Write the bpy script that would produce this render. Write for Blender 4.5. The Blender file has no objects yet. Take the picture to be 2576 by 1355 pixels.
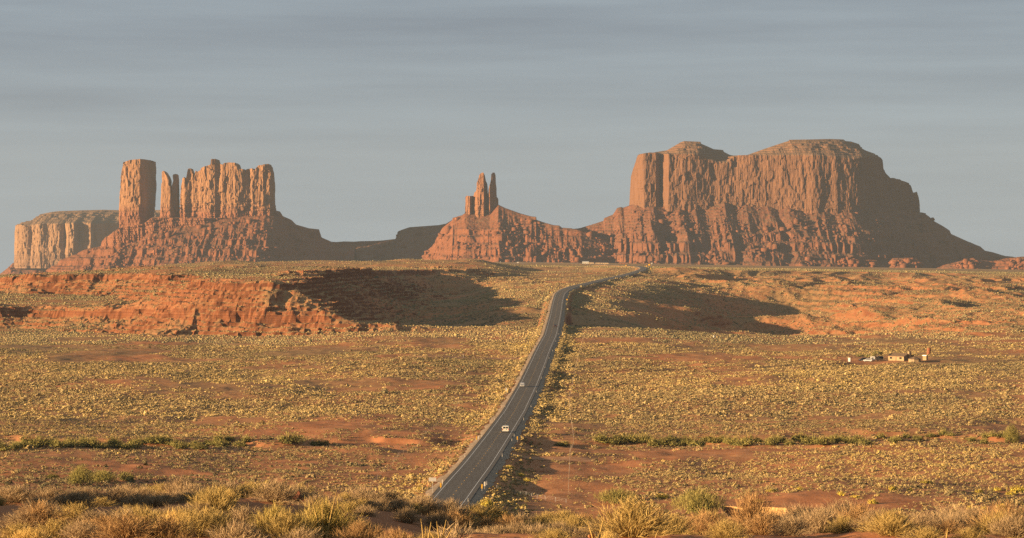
import bpy, math, random
import numpy as np
from mathutils import Vector, Matrix

SC = bpy.context.scene
COL = SC.collection
rad = math.radians
rng = np.random.default_rng(7)
random.seed(7)

# ------------------------------------------------------------------ camera
# telephoto view from a rise; the camera's eye is the origin of the world, +Y looks down the highway
F_PX, CX0, HY0 = 7304.0, 1288.0, 650.0        # focal length / centre / horizon measured on a 2576 px wide print
cam_d = bpy.data.cameras.new('camera')
cam = bpy.data.objects.new('camera', cam_d); COL.objects.link(cam)
cam.location = (0, 0, 0); cam.rotation_euler = (rad(90), 0, 0)
cam_d.sensor_width = 36.0
cam_d.lens = 36.0 * F_PX / 2576.0
cam_d.shift_y = -(677.5 - HY0) / 2576.0
cam_d.clip_start = 0.5; cam_d.clip_end = 60000
cam_d.dof.use_dof = True; cam_d.dof.focus_distance = 1200; cam_d.dof.aperture_fstop = 11.0
SC.camera = cam
SC.render.engine = 'CYCLES'
SC.cycles.use_denoising = False
try:
    SC.cycles.denoiser = 'OPENIMAGEDENOISE'; SC.cycles.denoising_prefilter = 'ACCURATE'
except Exception: pass
SC.cycles.max_bounces = 5; SC.cycles.diffuse_bounces = 2; SC.cycles.glossy_bounces = 2
SC.cycles.transmission_bounces = 2; SC.cycles.transparent_max_bounces = 6; SC.cycles.volume_bounces = 1
SC.view_settings.view_transform = 'Standard'; SC.view_settings.look = 'None'
SC.view_settings.exposure = 1.65; SC.view_settings.gamma = 1.0

# ------------------------------------------------------------------ light
SUN_EL, SUN_BEHIND = rad(7.9), rad(25.0)       # low sun on the left, a little behind the viewer
sd = Vector((-math.cos(SUN_BEHIND)*math.cos(SUN_EL), -math.sin(SUN_BEHIND)*math.cos(SUN_EL), math.sin(SUN_EL)))
sun_d = bpy.data.lights.new('sun', 'SUN'); sun = bpy.data.objects.new('sun', sun_d); COL.objects.link(sun)
sun_d.energy = 5.0; sun_d.angle = rad(0.5); sun_d.color = (1.0, 0.68, 0.37)
sun.rotation_euler = (-sd).to_track_quat('-Z', 'Y').to_euler()

W = bpy.data.worlds.new('World'); SC.world = W; W.use_nodes = True
W.cycles.sampling_method = 'NONE'          # an even overcast sky needs no light sampling
nt = W.node_tree; nt.nodes.clear()
def wn(t, **k):
    n = nt.nodes.new(t)
    for a, b in k.items(): setattr(n, a, b)
    return n
out = wn('ShaderNodeOutputWorld'); bg = wn('ShaderNodeBackground'); bg.inputs['Strength'].default_value = 0.05
sky = wn('ShaderNodeTexSky', sky_type='NISHITA', sun_disc=False)
sky.sun_elevation = SUN_EL; sky.sun_rotation = math.atan2(sd.x, sd.y) % (2*math.pi)
sky.altitude = 1500
tc = wn('ShaderNodeTexCoord')
sepd = wn('ShaderNodeSeparateXYZ'); nt.links.new(tc.outputs['Generated'], sepd.inputs[0])
# high grey cloud sheet in long streaks
mp = wn('ShaderNodeMapping'); mp.inputs['Scale'].default_value = (3.2, 3.2, 44); mp.inputs['Rotation'].default_value = (0, rad(1.2), 0)
nt.links.new(tc.outputs['Generated'], mp.inputs[0])
n1 = wn('ShaderNodeTexNoise'); n1.inputs['Scale'].default_value = 1.6; n1.inputs['Detail'].default_value = 6; n1.inputs['Roughness'].default_value = 0.55
nt.links.new(mp.outputs[0], n1.inputs['Vector'])
mp2 = wn('ShaderNodeMapping'); mp2.inputs['Scale'].default_value = (7, 7, 150); mp2.inputs['Location'].default_value = (3, 1, 7); mp2.inputs['Rotation'].default_value = (0, rad(-0.8), 0)
nt.links.new(tc.outputs['Generated'], mp2.inputs[0])
n2 = wn('ShaderNodeTexNoise'); n2.inputs['Scale'].default_value = 2.0; n2.inputs['Detail'].default_value = 5
nt.links.new(mp2.outputs[0], n2.inputs['Vector'])
mixn = wn('ShaderNodeMath', operation='MULTIPLY_ADD'); nt.links.new(n2.outputs[0], mixn.inputs[0]); mixn.inputs[1].default_value = 0.24
nt.links.new(n1.outputs[0], mixn.inputs[2])
cr = wn('ShaderNodeValToRGB'); nt.links.new(mixn.outputs[0], cr.inputs[0])
SKY_A, SKY_B = (1.31, 1.57, 1.94, 1), (1.88, 2.25, 2.62, 1)
cr.color_ramp.elements[0].position = 0.42; cr.color_ramp.elements[0].color = SKY_A
cr.color_ramp.elements[1].position = 0.82; cr.color_ramp.elements[1].color = SKY_B
# brighter band close above the horizon
hz = wn('ShaderNodeMapRange'); nt.links.new(sepd.outputs[2], hz.inputs[0])
hz.inputs[1].default_value = 0.0; hz.inputs[2].default_value = 0.075; hz.inputs[3].default_value = 0.75; hz.inputs[4].default_value = 0.0
mixh = wn('ShaderNodeMix', data_type='RGBA'); nt.links.new(hz.outputs[0], mixh.inputs[0])
nt.links.new(cr.outputs[0], mixh.inputs[6]); mixh.inputs[7].default_value = (1.86, 2.22, 2.48, 1)
mixs = wn('ShaderNodeMix', data_type='RGBA'); mixs.inputs[0].default_value = 0.93
nt.links.new(sky.outputs[0], mixs.inputs[6]); nt.links.new(mixh.outputs[2], mixs.inputs[7])
nt.links.new(mixs.outputs[2], bg.inputs['Color']); nt.links.new(bg.outputs[0], out.inputs[0])

# ------------------------------------------------------------------ numeric helpers
def _h(ix, iy, iz, seed):
    h = (ix.astype(np.int64)*374761393 + iy.astype(np.int64)*668265263 + iz.astype(np.int64)*2147483647 + seed*974634777) & 0xFFFFFFFF
    h = ((h ^ (h >> 13)) * 1274126177) & 0xFFFFFFFF
    h = ((h ^ (h >> 16)) * 2246822519) & 0xFFFFFFFF
    return ((h ^ (h >> 15)) & 0xFFFFFF).astype(np.float64) / 8388607.5 - 1.0
def n2d(x, y, seed=0):
    x, y = np.broadcast_arrays(np.asarray(x, float), np.asarray(y, float))
    fx, fy = np.floor(x), np.floor(y); ix, iy = fx.astype(np.int64), fy.astype(np.int64)
    tx, ty = x-fx, y-fy
    tx = tx*tx*tx*(tx*(tx*6-15)+10); ty = ty*ty*ty*(ty*(ty*6-15)+10)
    z = np.zeros_like(ix)
    a = _h(ix, iy, z, seed); b = _h(ix+1, iy, z, seed); c = _h(ix, iy+1, z, seed); d = _h(ix+1, iy+1, z, seed)
    return (a+(b-a)*tx)*(1-ty) + (c+(d-c)*tx)*ty
def n3d(x, y, z, seed=0):
    x, y, z = np.broadcast_arrays(np.asarray(x, float), np.asarray(y, float), np.asarray(z, float))
    fz = np.floor(z); tz = z-fz; tz = tz*tz*tz*(tz*(tz*6-15)+10); fz = fz.astype(np.int64)
    fx, fy = np.floor(x), np.floor(y); ix, iy = fx.astype(np.int64), fy.astype(np.int64)
    tx, ty = x-fx, y-fy
    tx = tx*tx*tx*(tx*(tx*6-15)+10); ty = ty*ty*ty*(ty*(ty*6-15)+10)
    r = 0
    for k, w in ((0, 1-tz), (1, tz)):
        a = _h(ix, iy, fz+k, seed); b = _h(ix+1, iy, fz+k, seed); c = _h(ix, iy+1, fz+k, seed); d = _h(ix+1, iy+1, fz+k, seed)
        r = r + w*((a+(b-a)*tx)*(1-ty) + (c+(d-c)*tx)*ty)
    return r
def fbm2(x, y, o=4, seed=0, g=0.5):
    r, a, s = 0, 1.0, 0
    for k in range(o):
        r = r + a*n2d(np.asarray(x)*2**k + 17.3*k, np.asarray(y)*2**k - 9.1*k, seed+k); s += a; a *= g
    return r/s
def fbm3(x, y, z, o=3, seed=0, g=0.5):
    r, a, s = 0, 1.0, 0
    for k in range(o):
        r = r + a*n3d(np.asarray(x)*2**k + 7.7*k, np.asarray(y)*2**k - 3.1*k, np.asarray(z)*2**k + 5.3*k, seed+k); s += a; a *= g
    return r/s
def ridged2(x, y, o=3, seed=0):
    r, a, s = 0, 1.0, 0
    for k in range(o):
        r = r + a*(1-2*np.abs(n2d(np.asarray(x)*2**k + 3.7*k, np.asarray(y)*2**k + 8.9*k, seed+k))); s += a; a *= 0.5
    return r/s
def sst(a, b, x):
    t = np.clip((np.asarray(x, float)-a)/(b-a), 0, 1); return t*t*(3-2*t)
def sp(x, k=60.0):
    return k*np.logaddexp(0, np.asarray(x, float)/k)
def lerp(a, b, t): return a+(b-a)*t

# ------------------------------------------------------------------ mesh helpers
def mesh_np(name, verts, quads=None, tris=None, mat=None, parent=None, smooth=False, attr=None, link=True):
    me = bpy.data.meshes.new(name)
    verts = np.asarray(verts, np.float64)
    if parent is not None: verts = verts - np.array(parent.location)      # points come in world space
    verts = verts.astype(np.float32)
    loops, starts = [], []
    n = 0
    if quads is not None and len(quads):
        q = np.asarray(quads, np.int32); loops.append(q.ravel()); starts.append(np.arange(len(q), dtype=np.int32)*4); n = q.size
    if tris is not None and len(tris):
        t = np.asarray(tris, np.int32); loops.append(t.ravel()); starts.append(n + np.arange(len(t), dtype=np.int32)*3)
    loops = np.concatenate(loops); starts = np.concatenate(starts)
    me.vertices.add(len(verts)); me.vertices.foreach_set('co', verts.ravel())
    me.loops.add(len(loops)); me.loops.foreach_set('vertex_index', loops)
    me.polygons.add(len(starts)); me.polygons.foreach_set('loop_start', starts)
    if smooth: me.polygons.foreach_set('use_smooth', np.ones(len(starts), bool))
    me.update(calc_edges=True)
    if attr:
        for k, v in attr.items():
            a = me.attributes.new(k, 'FLOAT', 'POINT'); a.data.foreach_set('value', np.asarray(v, np.float32))
    if mat: me.materials.append(mat)
    o = bpy.data.objects.new(name, me)
    if link: COL.objects.link(o)
    if parent: o.parent = parent
    return o
def grid_quads(nr, nc, wrap=False):
    r = np.arange(nr-1)[:, None]; m = nc if wrap else nc-1
    c = np.arange(m)[None, :]; c2 = (c+1) % nc
    return np.stack([r*nc+c, r*nc+c2, (r+1)*nc+c2, (r+1)*nc+c], -1).reshape(-1, 4)
class MB:
    """collects simple shapes into one mesh"""
    def __init__(s): s.v = []; s.f = []
    def add(s, vs, fs):
        o = len(s.v); s.v += [tuple(v) for v in vs]; s.f += [tuple(i+o for i in f) for f in fs]; return s
    def box(s, x0, x1, y0, y1, z0, z1, tx=0, ty=0):
        """box, its top inset by tx, ty"""
        return s.add([(x0,y0,z0),(x1,y0,z0),(x1,y1,z0),(x0,y1,z0),(x0+tx,y0+ty,z1),(x1-tx,y0+ty,z1),(x1-tx,y1-ty,z1),(x0+tx,y1-ty,z1)],
              [(3,2,1,0),(4,5,6,7),(0,1,5,4),(1,2,6,5),(2,3,7,6),(3,0,4,7)])
    def prism(s, prof, a0, a1, axis='x'):
        """2-D profile swept from a0 to a1; axis x: profile=(y,z); axis y: profile=(x,z); axis z: profile=(x,y)"""
        n = len(prof)
        def mk(p, a): return (a,p[0],p[1]) if axis == 'x' else ((p[0],a,p[1]) if axis == 'y' else (p[0],p[1],a))
        vs = [mk(p,a0) for p in prof] + [mk(p,a1) for p in prof]
        fs = [tuple(range(n))[::-1], tuple(range(n,2*n))] + [(i,(i+1)%n,n+(i+1)%n,n+i) for i in range(n)]
        return s.add(vs, fs)
    def tube(s, p0, p1, r0, r1=None, n=6, cap=True):
        r1 = r0 if r1 is None else r1
        p0, p1 = Vector(p0), Vector(p1); d = (p1-p0).normalized()
        u = d.orthogonal().normalized(); w = d.cross(u)
        vs = []
        for p, r in ((p0,r0),(p1,r1)):
            for i in range(n):
                a = 2*math.pi*i/n; vs.append(p + u*(math.cos(a)*r) + w*(math.sin(a)*r))
        fs = [(i,(i+1)%n,n+(i+1)%n,n+i) for i in range(n)]
        if cap: fs += [tuple(range(n))[::-1], tuple(range(n,2*n))]
        return s.add(vs, fs)
    def build(s, name, mat, parent=None, smooth=False, bevel=0):
        me = bpy.data.meshes.new(name); me.from_pydata(s.v, [], s.f); me.update()
        if smooth: me.polygons.foreach_set('use_smooth', np.ones(len(me.polygons), bool))
        if mat: me.materials.append(mat)
        o = bpy.data.objects.new(name, me); COL.objects.link(o)
        if parent: o.parent = parent
        if bevel:
            b = o.modifiers.new('bevel', 'BEVEL'); b.width = bevel; b.segments = 2
        return o
def tag(o, label=None, cat=None, group=None, kind=None):
    if label: o['label'] = label
    if cat: o['category'] = cat
    if group: o['group'] = group
    if kind: o['kind'] = kind
    return o
def empty(name, loc, rz=0, label=None, cat=None, group=None):
    o = bpy.data.objects.new(name, None); COL.objects.link(o); o.empty_display_size = 0.3
    o.location = loc; o.rotation_euler = (0, 0, rz)
    return tag(o, label, cat, group)
def copy_tree(o, parent=None):
    c = o.copy(); COL.objects.link(c)
    if parent: c.parent = parent
    for ch in list(o.children): copy_tree(ch, c)
    return c

# ------------------------------------------------------------------ material helpers
def newmat(name, rough=0.9, spec=0.1):
    m = bpy.data.materials.new(name); m.use_nodes = True
    b = m.node_tree.nodes['Principled BSDF']; b.inputs['Roughness'].default_value = rough
    b.inputs['Specular IOR Level'].default_value = spec
    return m, m.node_tree, b
class NG:
    def __init__(s, t): s.t = t
    def n(s, typ, ins=None, **k):
        nd = s.t.nodes.new(typ)
        for a, b in k.items(): setattr(nd, a, b)
        for a, b in (ins or {}).items():
            if hasattr(b, 'is_linked') or isinstance(b, bpy.types.NodeSocket): s.t.links.new(b, nd.inputs[a])
            else: nd.inputs[a].default_value = b
        return nd
    def math(s, op, a, b=None, c=None, clamp=False):
        nd = s.n('ShaderNodeMath', {}, operation=op, use_clamp=clamp)
        for i, v in enumerate((a, b, c)):
            if v is None: continue
            if isinstance(v, bpy.types.NodeSocket): s.t.links.new(v, nd.inputs[i])
            else: nd.inputs[i].default_value = v
        return nd.outputs[0]
    def noise(s, vec, scale, detail=4, rough=0.55, dist=0):
        return s.n('ShaderNodeTexNoise', {'Vector': vec, 'Scale': scale, 'Detail': detail, 'Roughness': rough, 'Distortion': dist}).outputs[0]
    def mapv(s, vec, sc, loc=(0,0,0)):
        return s.n('ShaderNodeMapping', {'Vector': vec, 'Scale': sc, 'Location': loc}).outputs[0]
    def ramp(s, fac, stops, interp='LINEAR'):
        nd = s.n('ShaderNodeValToRGB', {'Fac': fac}); e = nd.color_ramp.elements; nd.color_ramp.interpolation = interp
        while len(e) < len(stops): e.new(0.5)
        for i, (p, c) in enumerate(stops):
            e[i].position = p; e[i].color = (c, c, c, 1) if isinstance(c, (int, float)) else (*c, 1)
        return nd.outputs[0]
    def mix(s, f, a, b, mode='MIX'):
        nd = s.n('ShaderNodeMix', {}, data_type='RGBA', blend_type=mode)
        for i, v in ((0, f), (6, a), (7, b)):
            if isinstance(v, bpy.types.NodeSocket): s.t.links.new(v, nd.inputs[i])
            elif i == 0: nd.inputs[i].default_value = v
            else: nd.inputs[i].default_value = (*v, 1)
        return nd.outputs[2]
    def link(s, a, b): s.t.links.new(a, b)
def flat_mat(name, col, rough=0.7, spec=0.2, var=0.15, scale=3.0, metal=0.0):
    """paint or plain stuff with slight dirt variation"""
    m, t, b = newmat(name, rough, spec); g = NG(t)
    co = g.n('ShaderNodeTexCoord').outputs['Object']
    nz = g.noise(co, scale, 4)
    lo = tuple(c*(1-var*1.3) for c in col); hi = tuple(min(1, c*(1+var)) for c in col)
    g.link(g.ramp(nz, [(0.3, lo), (0.7, hi)]), b.inputs['Base Color']); b.inputs['Metallic'].default_value = metal
    return m
def P(xD, yD, Y):
    """world point at distance Y for a spot measured on the print"""
    return ((np.asarray(xD, float)-CX0)/F_PX*Y, Y, (HY0-np.asarray(yD, float))/F_PX*Y)
# ================================================================== TERRAIN
YT = np.arange(0, 20001, 2.0)
def prof(pts, k0=2, k=13):
    a = np.array(pts, float); z = np.interp(YT, a[:,0], a[:,1])
    def sm(z, n):
        if n < 2: return z
        w = np.hanning(n*2+3); w /= w.sum()
        return np.convolve(np.pad(z, n+1, mode='edge'), w, mode='valid')
    near, far = sm(z, k0), sm(z, k)
    w = sst(120, 300, YT)
    return near*(1-w) + far*w
FORE = [(0,-1.7),(15,-2.3),(30,-3.3),(45,-4.45),(60,-5.5),(80,-7.1),(95,-8.9),(120,-12.2),(160,-18),(230,-26),(320,-36),(430,-45)]
ROADP = FORE[:-2] + [(320,-36),(430,-44.5),(520,-48.3),(621,-51),(730,-52.6),(900,-54.8),(1057,-55.8),(1242,-54.3),(1435,-51.9),(1602,-50.5),(1840,-48.4),(2113,-41),
         (2321,-35),(2480,-30.5),(2620,-27.4),(2700,-26.0),(3000,-23.6),(3400,-20.4),(3750,-17.0),(4100,-13.9),(4400,-12.4),(4800,-12),(16000,-13)]
zroad_t = prof(ROADP)
def zroad(Y): return np.interp(Y, YT, zroad_t)
# centre line of the highway: measured column on the print against distance
RC = np.array([(300,900),(430,1010),(520,1080),(575,1108),(621,1136),(680,1170),(730,1196),(810,1227),(900,1254),(1057,1294),(1242,1329),(1435,1353),(1602,1367),(1840,1386),(2113,1398),
      (2321,1403.5),(2480,1409),(2590,1421),(2700,1446),(3000,1501),(3400,1564),(3750,1604),(4000,1619),(4200,1618),(4500,1600),(5200,1540),(6500,1450),(8500,1350),(16000,1000)], float)
rcX = (RC[:,1]-CX0)/F_PX*RC[:,0]
_xr = np.interp(YT, RC[:,0], rcX)
def _smooth(z, n):
    w = np.hanning(n*2+3); w /= w.sum(); return np.convolve(np.pad(z, n+1, mode='edge'), w, mode='valid')
xroad_t = _smooth(_smooth(_xr, 30), 20)
xslope_t = np.gradient(xroad_t, 2.0)
def xroad(Y): return np.interp(Y, YT, xroad_t)
def rdist(X, Y):
    """signed distance from the road's centre line"""
    return (X - xroad(Y)) / np.sqrt(1 + np.interp(Y, YT, xslope_t)**2)
_yD_t = HY0 - F_PX*zroad_t/np.maximum(YT, 1)
def Y_at(yD):
    """distance at which the road shows at row yD"""
    m = (YT > 600) & (YT < 4300)
    return float(np.interp(-yD, -_yD_t[m], YT[m]))
PC = prof(FORE + [(560,-50.6),(621,-52.2),(730,-54),(900,-56),(1057,-57),(1242,-55.4),(1435,-53.2),(1602,-51.8),(1800,-50.4),(1920,-48.2),(2113,-42.2),(2321,-36.6),(2480,-32.2),(2700,-27.8),(3000,-25.4),(3400,-22.3),(3800,-20),(4300,-20),(4700,-20),(16000,-20)])
PR = prof(FORE + [(560,-50),(621,-51.5),(730,-53),(900,-55),(1057,-55.5),(1242,-54),(1490,-53),(1800,-52.2),(2000,-50.6),(2150,-47.5),(2400,-43),(2900,-35.5),(3500,-29.5),(4300,-26),(16000,-26)])
PL = prof(FORE + [(560,-49.2),(621,-51),(730,-53),(900,-55),(1057,-55.5),(1242,-54),(1500,-53),(1800,-52.3),(1900,-51.8),(2050,-51),(2300,-50.5),(2800,-51),(3100,-64),(5000,-66),(16000,-66)])
UPL = prof([(0,-18),(2000,-16.5),(2400,-14.5),(2700,-13),(3200,-12),(3600,-13),(4500,-5.5),(5200,-9),(6500,-13),(16000,-13)])
M1 = [(-2500,2500),(-1400,2420),(-900,2330),(-640,2170),(-560,2120),(-470,2180),(-400,2130),(-330,2120),(-285,2085),(-240,2015),(-200,1978),(-155,1960),(-124,1955),(-115,1975),(-120,2040),(-126,2200),(-128,2500),(-120,2900),(-40,3250),(-40,3500),(-300,3600),(-480,2800),(-900,2760),(-2500,2900)]
M2 = [(-470,2760),(-452,2700),(-380,2690),(-330,2640),(-285,2560),(-262,2420),(-243,2260),(-222,2110),(-195,2040),(-165,2022),(-154,2046),(-152,2200),(-150,2500),(-144,2900),(-130,3150),(-80,3350),(0,3500),(60,3720),(60,4700),(-200,5600),(-2000,5600),(-1150,4600),(-900,3900),(-640,3100)]
def sdpoly(X, Y, pts):
    """signed distance, positive inside"""
    p = np.array(pts, float); n = len(p)
    d = np.full(X.shape, 1e18); ins = np.zeros(X.shape, bool)
    for i in range(n):
        a, b = p[i], p[(i+1) % n]
        e = b-a; wx, wy = X-a[0], Y-a[1]
        t = np.clip((wx*e[0]+wy*e[1])/(e@e), 0, 1)
        d = np.minimum(d, (wx-e[0]*t)**2 + (wy-e[1]*t)**2)
        c = (a[1] > Y) != (b[1] > Y)
        with np.errstate(divide='ignore', invalid='ignore'):
            xi = a[0] + (Y-a[1])*(e[0]/(e[1] if e[1] != 0 else 1e-9))
        ins ^= c & (X < xi)
    return np.where(ins, 1, -1)*np.sqrt(d)
def terrace(z, step, k, off=0.0):
    q = (z-off)/step; f = np.floor(q); r = q-f
    return (f + np.where(r < 0.5, r*(1-k), 1-(1-r)*(1-k)) + 0)*step + off if False else (f + r*(1-k) + k*sst(0.62, 0.9, r))*step + off
def zplain(X, Y):
    return -13 - 0.0157*sp(X-100, 80) - 0.1*sp(-X-700, 100)
YLIP_X = np.array([-900,-300,0,110,175,215,260,330,420,560,900,1600]); YLIP_Y = np.array([4800,4750,4650,4500,4150,3900,3820,3900,3980,3950,4100,4300.])

def H(X, Y):
    shp = X.shape
    X = X.ravel().astype(float); Y = Y.ravel().astype(float)
    out = np.empty_like(X)
    for s in range(0, len(X), 400000):
        out[s:s+400000] = _H(X[s:s+400000], Y[s:s+400000])
    return out.reshape(shp)
def _H(X, Y):
    rd = rdist(X, Y)
    zc, zr, zl = (np.interp(Y, YT, p) for p in (PC, PR, PL))
    wl = sst(-60, -170, X); wr = sst(25, 150, rd)
    # gully right of the climb
    xg = X-(200+0.11*(Y-2300))
    g = -25*np.exp(-(xg/np.where(xg < 0, 92, 112))**2)*sst(1950, 2090, Y)*sst(3300, 2850, Y)*(1 - .40*np.exp(-((Y-2290-20*n2d(X/45, .3, 25))/30)**2) - .45*np.exp(-((Y-2540-20*n2d(X/50, .7, 26))/34)**2))
    g = g - 11*np.exp(-((X+66)/46)**2)*sst(1960, 2060, Y)*sst(3280, 3080, Y)
    B = zc*(1-wl)*(1-wr) + zl*wl + zr*wr*(1-wl) + g
    # rolling of the valley floor
    vf = sst(430, 620, Y)*sst(2100, 1800, Y)
    B = B + vf*(1.9*fbm2(X/62, Y/95, 3, 11) + 0.65*fbm2(X/14, Y/24, 3, 12))
    # wash with cut banks
    yw = 872 + 26*n2d(X/60, 0.5, 21) + 0.05*X + 8*n2d(X/14, 2.5, 22)
    B = B - 1.4*sst(26, 15, np.abs(Y-yw-(8*n2d(X/9, Y/9, 23))))*vf
    ym = 1370 + 0.55*(X-20) + 20*n2d(X/30, 1.2, 24)
    B = B - 0.9*sst(12, 6, np.abs(Y-ym))*vf*(X > 20)
    # mounds between the valley and the steps
    hill = sst(1750, 2100, Y)*sst(4400, 3600, Y)
    B = B + hill*(1-0.75*wl)*(2.2*fbm2(X/48, Y/90, 3, 31) + 0.9*fbm2(X/13, Y/24, 3, 33))
    # stepped badlands on the right
    rg = sst(120, 230, X)*sst(1850, 2050, Y)*sst(4100, 3700, Y)
    spur = ridged2(X/90 + 0.5*n2d(X/190, Y/190, 37), Y/330, 3, 36)
    Bt = B + 7.0*spur + 3.0*n2d(X/160, Y/120, 38) + 1.2*fbm2(X/18, Y/26, 3, 39)
    Bt = lerp(Bt, terrace(Bt, 5.2, 0.85, 1.0), 0.55*sst(-.4, .5, n2d(X/120, Y/90, 40)))
    B = lerp(B, Bt + 0.9*fbm2(X/9, Y/16, 2, 43), rg)
    # low lit crests right of the road
    for (x0, x1, yc, hgt, wd) in ((62, 240, 2290, 2.2, 22), (60, 250, 2540, 2.4, 26), (150, 420, 2640, 4, 30)):
        yy = yc + 24*n2d(X/50, yc*0.01, 41)
        B = B + hgt*(0.75+0.45*n2d(X/24, yc*.013, 42))*np.exp(-((Y-yy)/wd)**2)*sst(x0, x0+40, X)*sst(x1+30, x1-20, X)
    # lip of the plateau, cut by spurs
    zp = zplain(X, Y)
    sl = Y - np.interp(X, YLIP_X, YLIP_Y) + 150*ridged2(X/75 + .5*n2d(X/200, Y/200, 45), Y/600, 3, 44) + 40*n2d(X/25, Y/90, 46) - 60
    wp = np.clip((sl+260)/300, 0, 1); wp = wp**1.6
    wp = wp*sst(2900, 3400, Y)
    B = lerp(B, zp + 0.5*fbm2(X/90, Y/300, 2, 47)*sst(5200, 4600, Y), wp)
    B = np.where(Y > 5600, zp, B)
    # left mesa : a lower bench and an upper level with brushy hills
    m = (X < 260) & (Y > 1700) & (Y < 5900)
    if m.any():
        x, y = X[m], Y[m]
        jx = 16*fbm2(x/85, y/85, 3, 51); jy = 26*fbm2(x/85, y/85, 3, 52)
        flute = 5.5*fbm2(x/17, y/17, 3, 53) + 9*(ridged2(x/48, y/48, 2, 54))
        s1 = sdpoly(x+jx, y+jy, M1) + flute*1.1
        s2 = sdpoly(x+jx*.8, y+jy*.8, M2) + flute
        fl = B[m]
        top1 = -36 + 2.2*fbm2(x/60, y/120, 3, 55) + 0.012*np.clip(s1, 0, 400)
        p1 = np.interp(s1, [-80,-54,-28,-5,1,8,40], [0,.09,.30,.56,.84,.98,1])
        z1 = fl + np.maximum(top1-fl, 0)*p1
        z = np.where(top1 > fl, z1, fl)
        u = np.interp(y, YT, UPL) - .085*sp(-440-x, 40) + (4.2*fbm2(x/75, y/170, 3, 56) + 3.0*ridged2(x/130, y/260, 2, 57))*sst(0, 120, s2) + 4.5*sst(-215, -175, x)*sst(2180, 2330, y)*sst(3050, 2850, y)
        p2 = np.interp(s2, [-74,-50,-26,-8,-2,3,30], [0,.10,.36,.64,.71,.96,1.0])
        fade = sst(40, -60, x - 0.0)*1.0
        fade = np.where(y > 3000, fade*sst(5600, 5000, y), fade)
        z2 = z + np.maximum(u-z, 0)*p2*np.maximum(fade, 0)
        # thin beds standing out of the slopes
        rock = sst(-70, -48, s1)*sst(60, 10, s1) + sst(-84, -56, s2)*sst(40, 5, s2)*sst(3200, 2900, y)
        rock = np.clip(rock, 0, 1)
        z2 = z2 - rock*2.6*np.maximum(-ridged2(x/22 + .4*n2d(x/60, y/60, 63), y/90, 3, 64)+.15, 0)       # gullies
        zt = terrace(z2 + 1.6*n2d(x/35, y/35, 58), 2.6, 0.95, 0.4)
        z2 = lerp(z2, zt, rock*0.95*sst(-.7, .1, n2d(x/38, y/50, 66)))
        z2 = z2 + rock*0.8*fbm2(x/6, y/8, 3, 59) + rock*1.3*np.maximum(fbm2(x/3.2, y/5, 2, 60)-.15, 0)
        B[m] = z2
    # undercut bank on the near flat
    yb_ = 601 - 0.75*(X-44) + 1.2*n2d(X/2.2, .5, 65)
    B = B - 2.5*((X > 43) & (X < 57.5) & (Y < yb_) & (Y > 540))*sst(540, 565, Y)*sst(43, 43.6, X)*sst(57.5, 56.5, X)
    # knoll cut by the road near the lip
    B = B + 5.0*np.exp(-((X-232)/34)**2 - ((Y-3880)/110)**2)
    # rise outside the left edge that shades the near flat
    B = B + 9*np.exp(-((X+150)/38)**2 - ((Y-575)/26)**2)
    # near rise on which the viewer stands
    nf = sst(140, 90, Y)
    B = B + nf*(-0.32*sst(2.0, 6.0, X*80/np.maximum(Y, 25))*sst(52, 66, Y) + 0.45*sst(1.0, -7.0, X*80/np.maximum(Y, 25))*sst(40, 75, Y) - 0.45*np.exp(-((X-0.5*Y/60)/3.3)**2)*sst(48, 58, Y)*sst(95, 70, Y)
                + 0.18*fbm2(X/2.2, Y/4, 3, 61)*sst(8, 25, Y) + 0.02*fbm2(X/.3, Y/.4, 2, 62))
    B = B + 2.3*np.exp(-((X+18)/4.5)**2 - ((Y-56)/6.5)**2)         # shoulder of the rise, unseen at left, added to shade the hollow
    B = B - 7*sst(120, 300, Y)*sst(520, 400, Y)
    # road bench : embankment over the flat, cut on the climb
    zr_ = zroad(Y)
    ad = np.abs(rd)
    low = np.minimum(B, zr_-0.75 - 0.35*vf)
    emb = sst(600, 660, Y)*sst(1990, 1880, Y)
    bench = zr_ - 0.62
    w_in = sst(12.5, 6.8, ad)
    side = lerp(B, low, emb*sst(26, 12, ad))
    r = lerp(side, bench, w_in)
    r = lerp(B, r, sst(420, 520, Y)*sst(9000, 7000, Y))
    return r

def H1(x, y): return float(H(np.array([x]), np.array([y]))[0])

# ---- ground sheet : rows in distance, columns in bearing
rows = [2.0]
while rows[-1] < 120: rows.append(rows[-1]*1.012 + 0.02)
while rows[-1] < 540: rows.append(rows[-1]*1.02)
while rows[-1] < 1300: rows.append(rows[-1]+2.6)
while rows[-1] < 1880: rows.append(rows[-1]+4)
while rows[-1] < 3000: rows.append(rows[-1]+3.2)
while rows[-1] < 5600: rows.append(rows[-1]+8)
while rows[-1] < 15500: rows.append(rows[-1]*1.03)
rows = np.array(rows)
bc = np.concatenate([np.linspace(-6500,-1500,40), np.linspace(-1400,-300,90), np.arange(-285, 2870, 2.7), np.linspace(2890,3900,80), np.linspace(4000,8000,30)])
YY, BB = np.meshgrid(rows, bc, indexing='ij')
XX = (BB-CX0)/F_PX*YY
ZZ = H(XX, YY)

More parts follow.
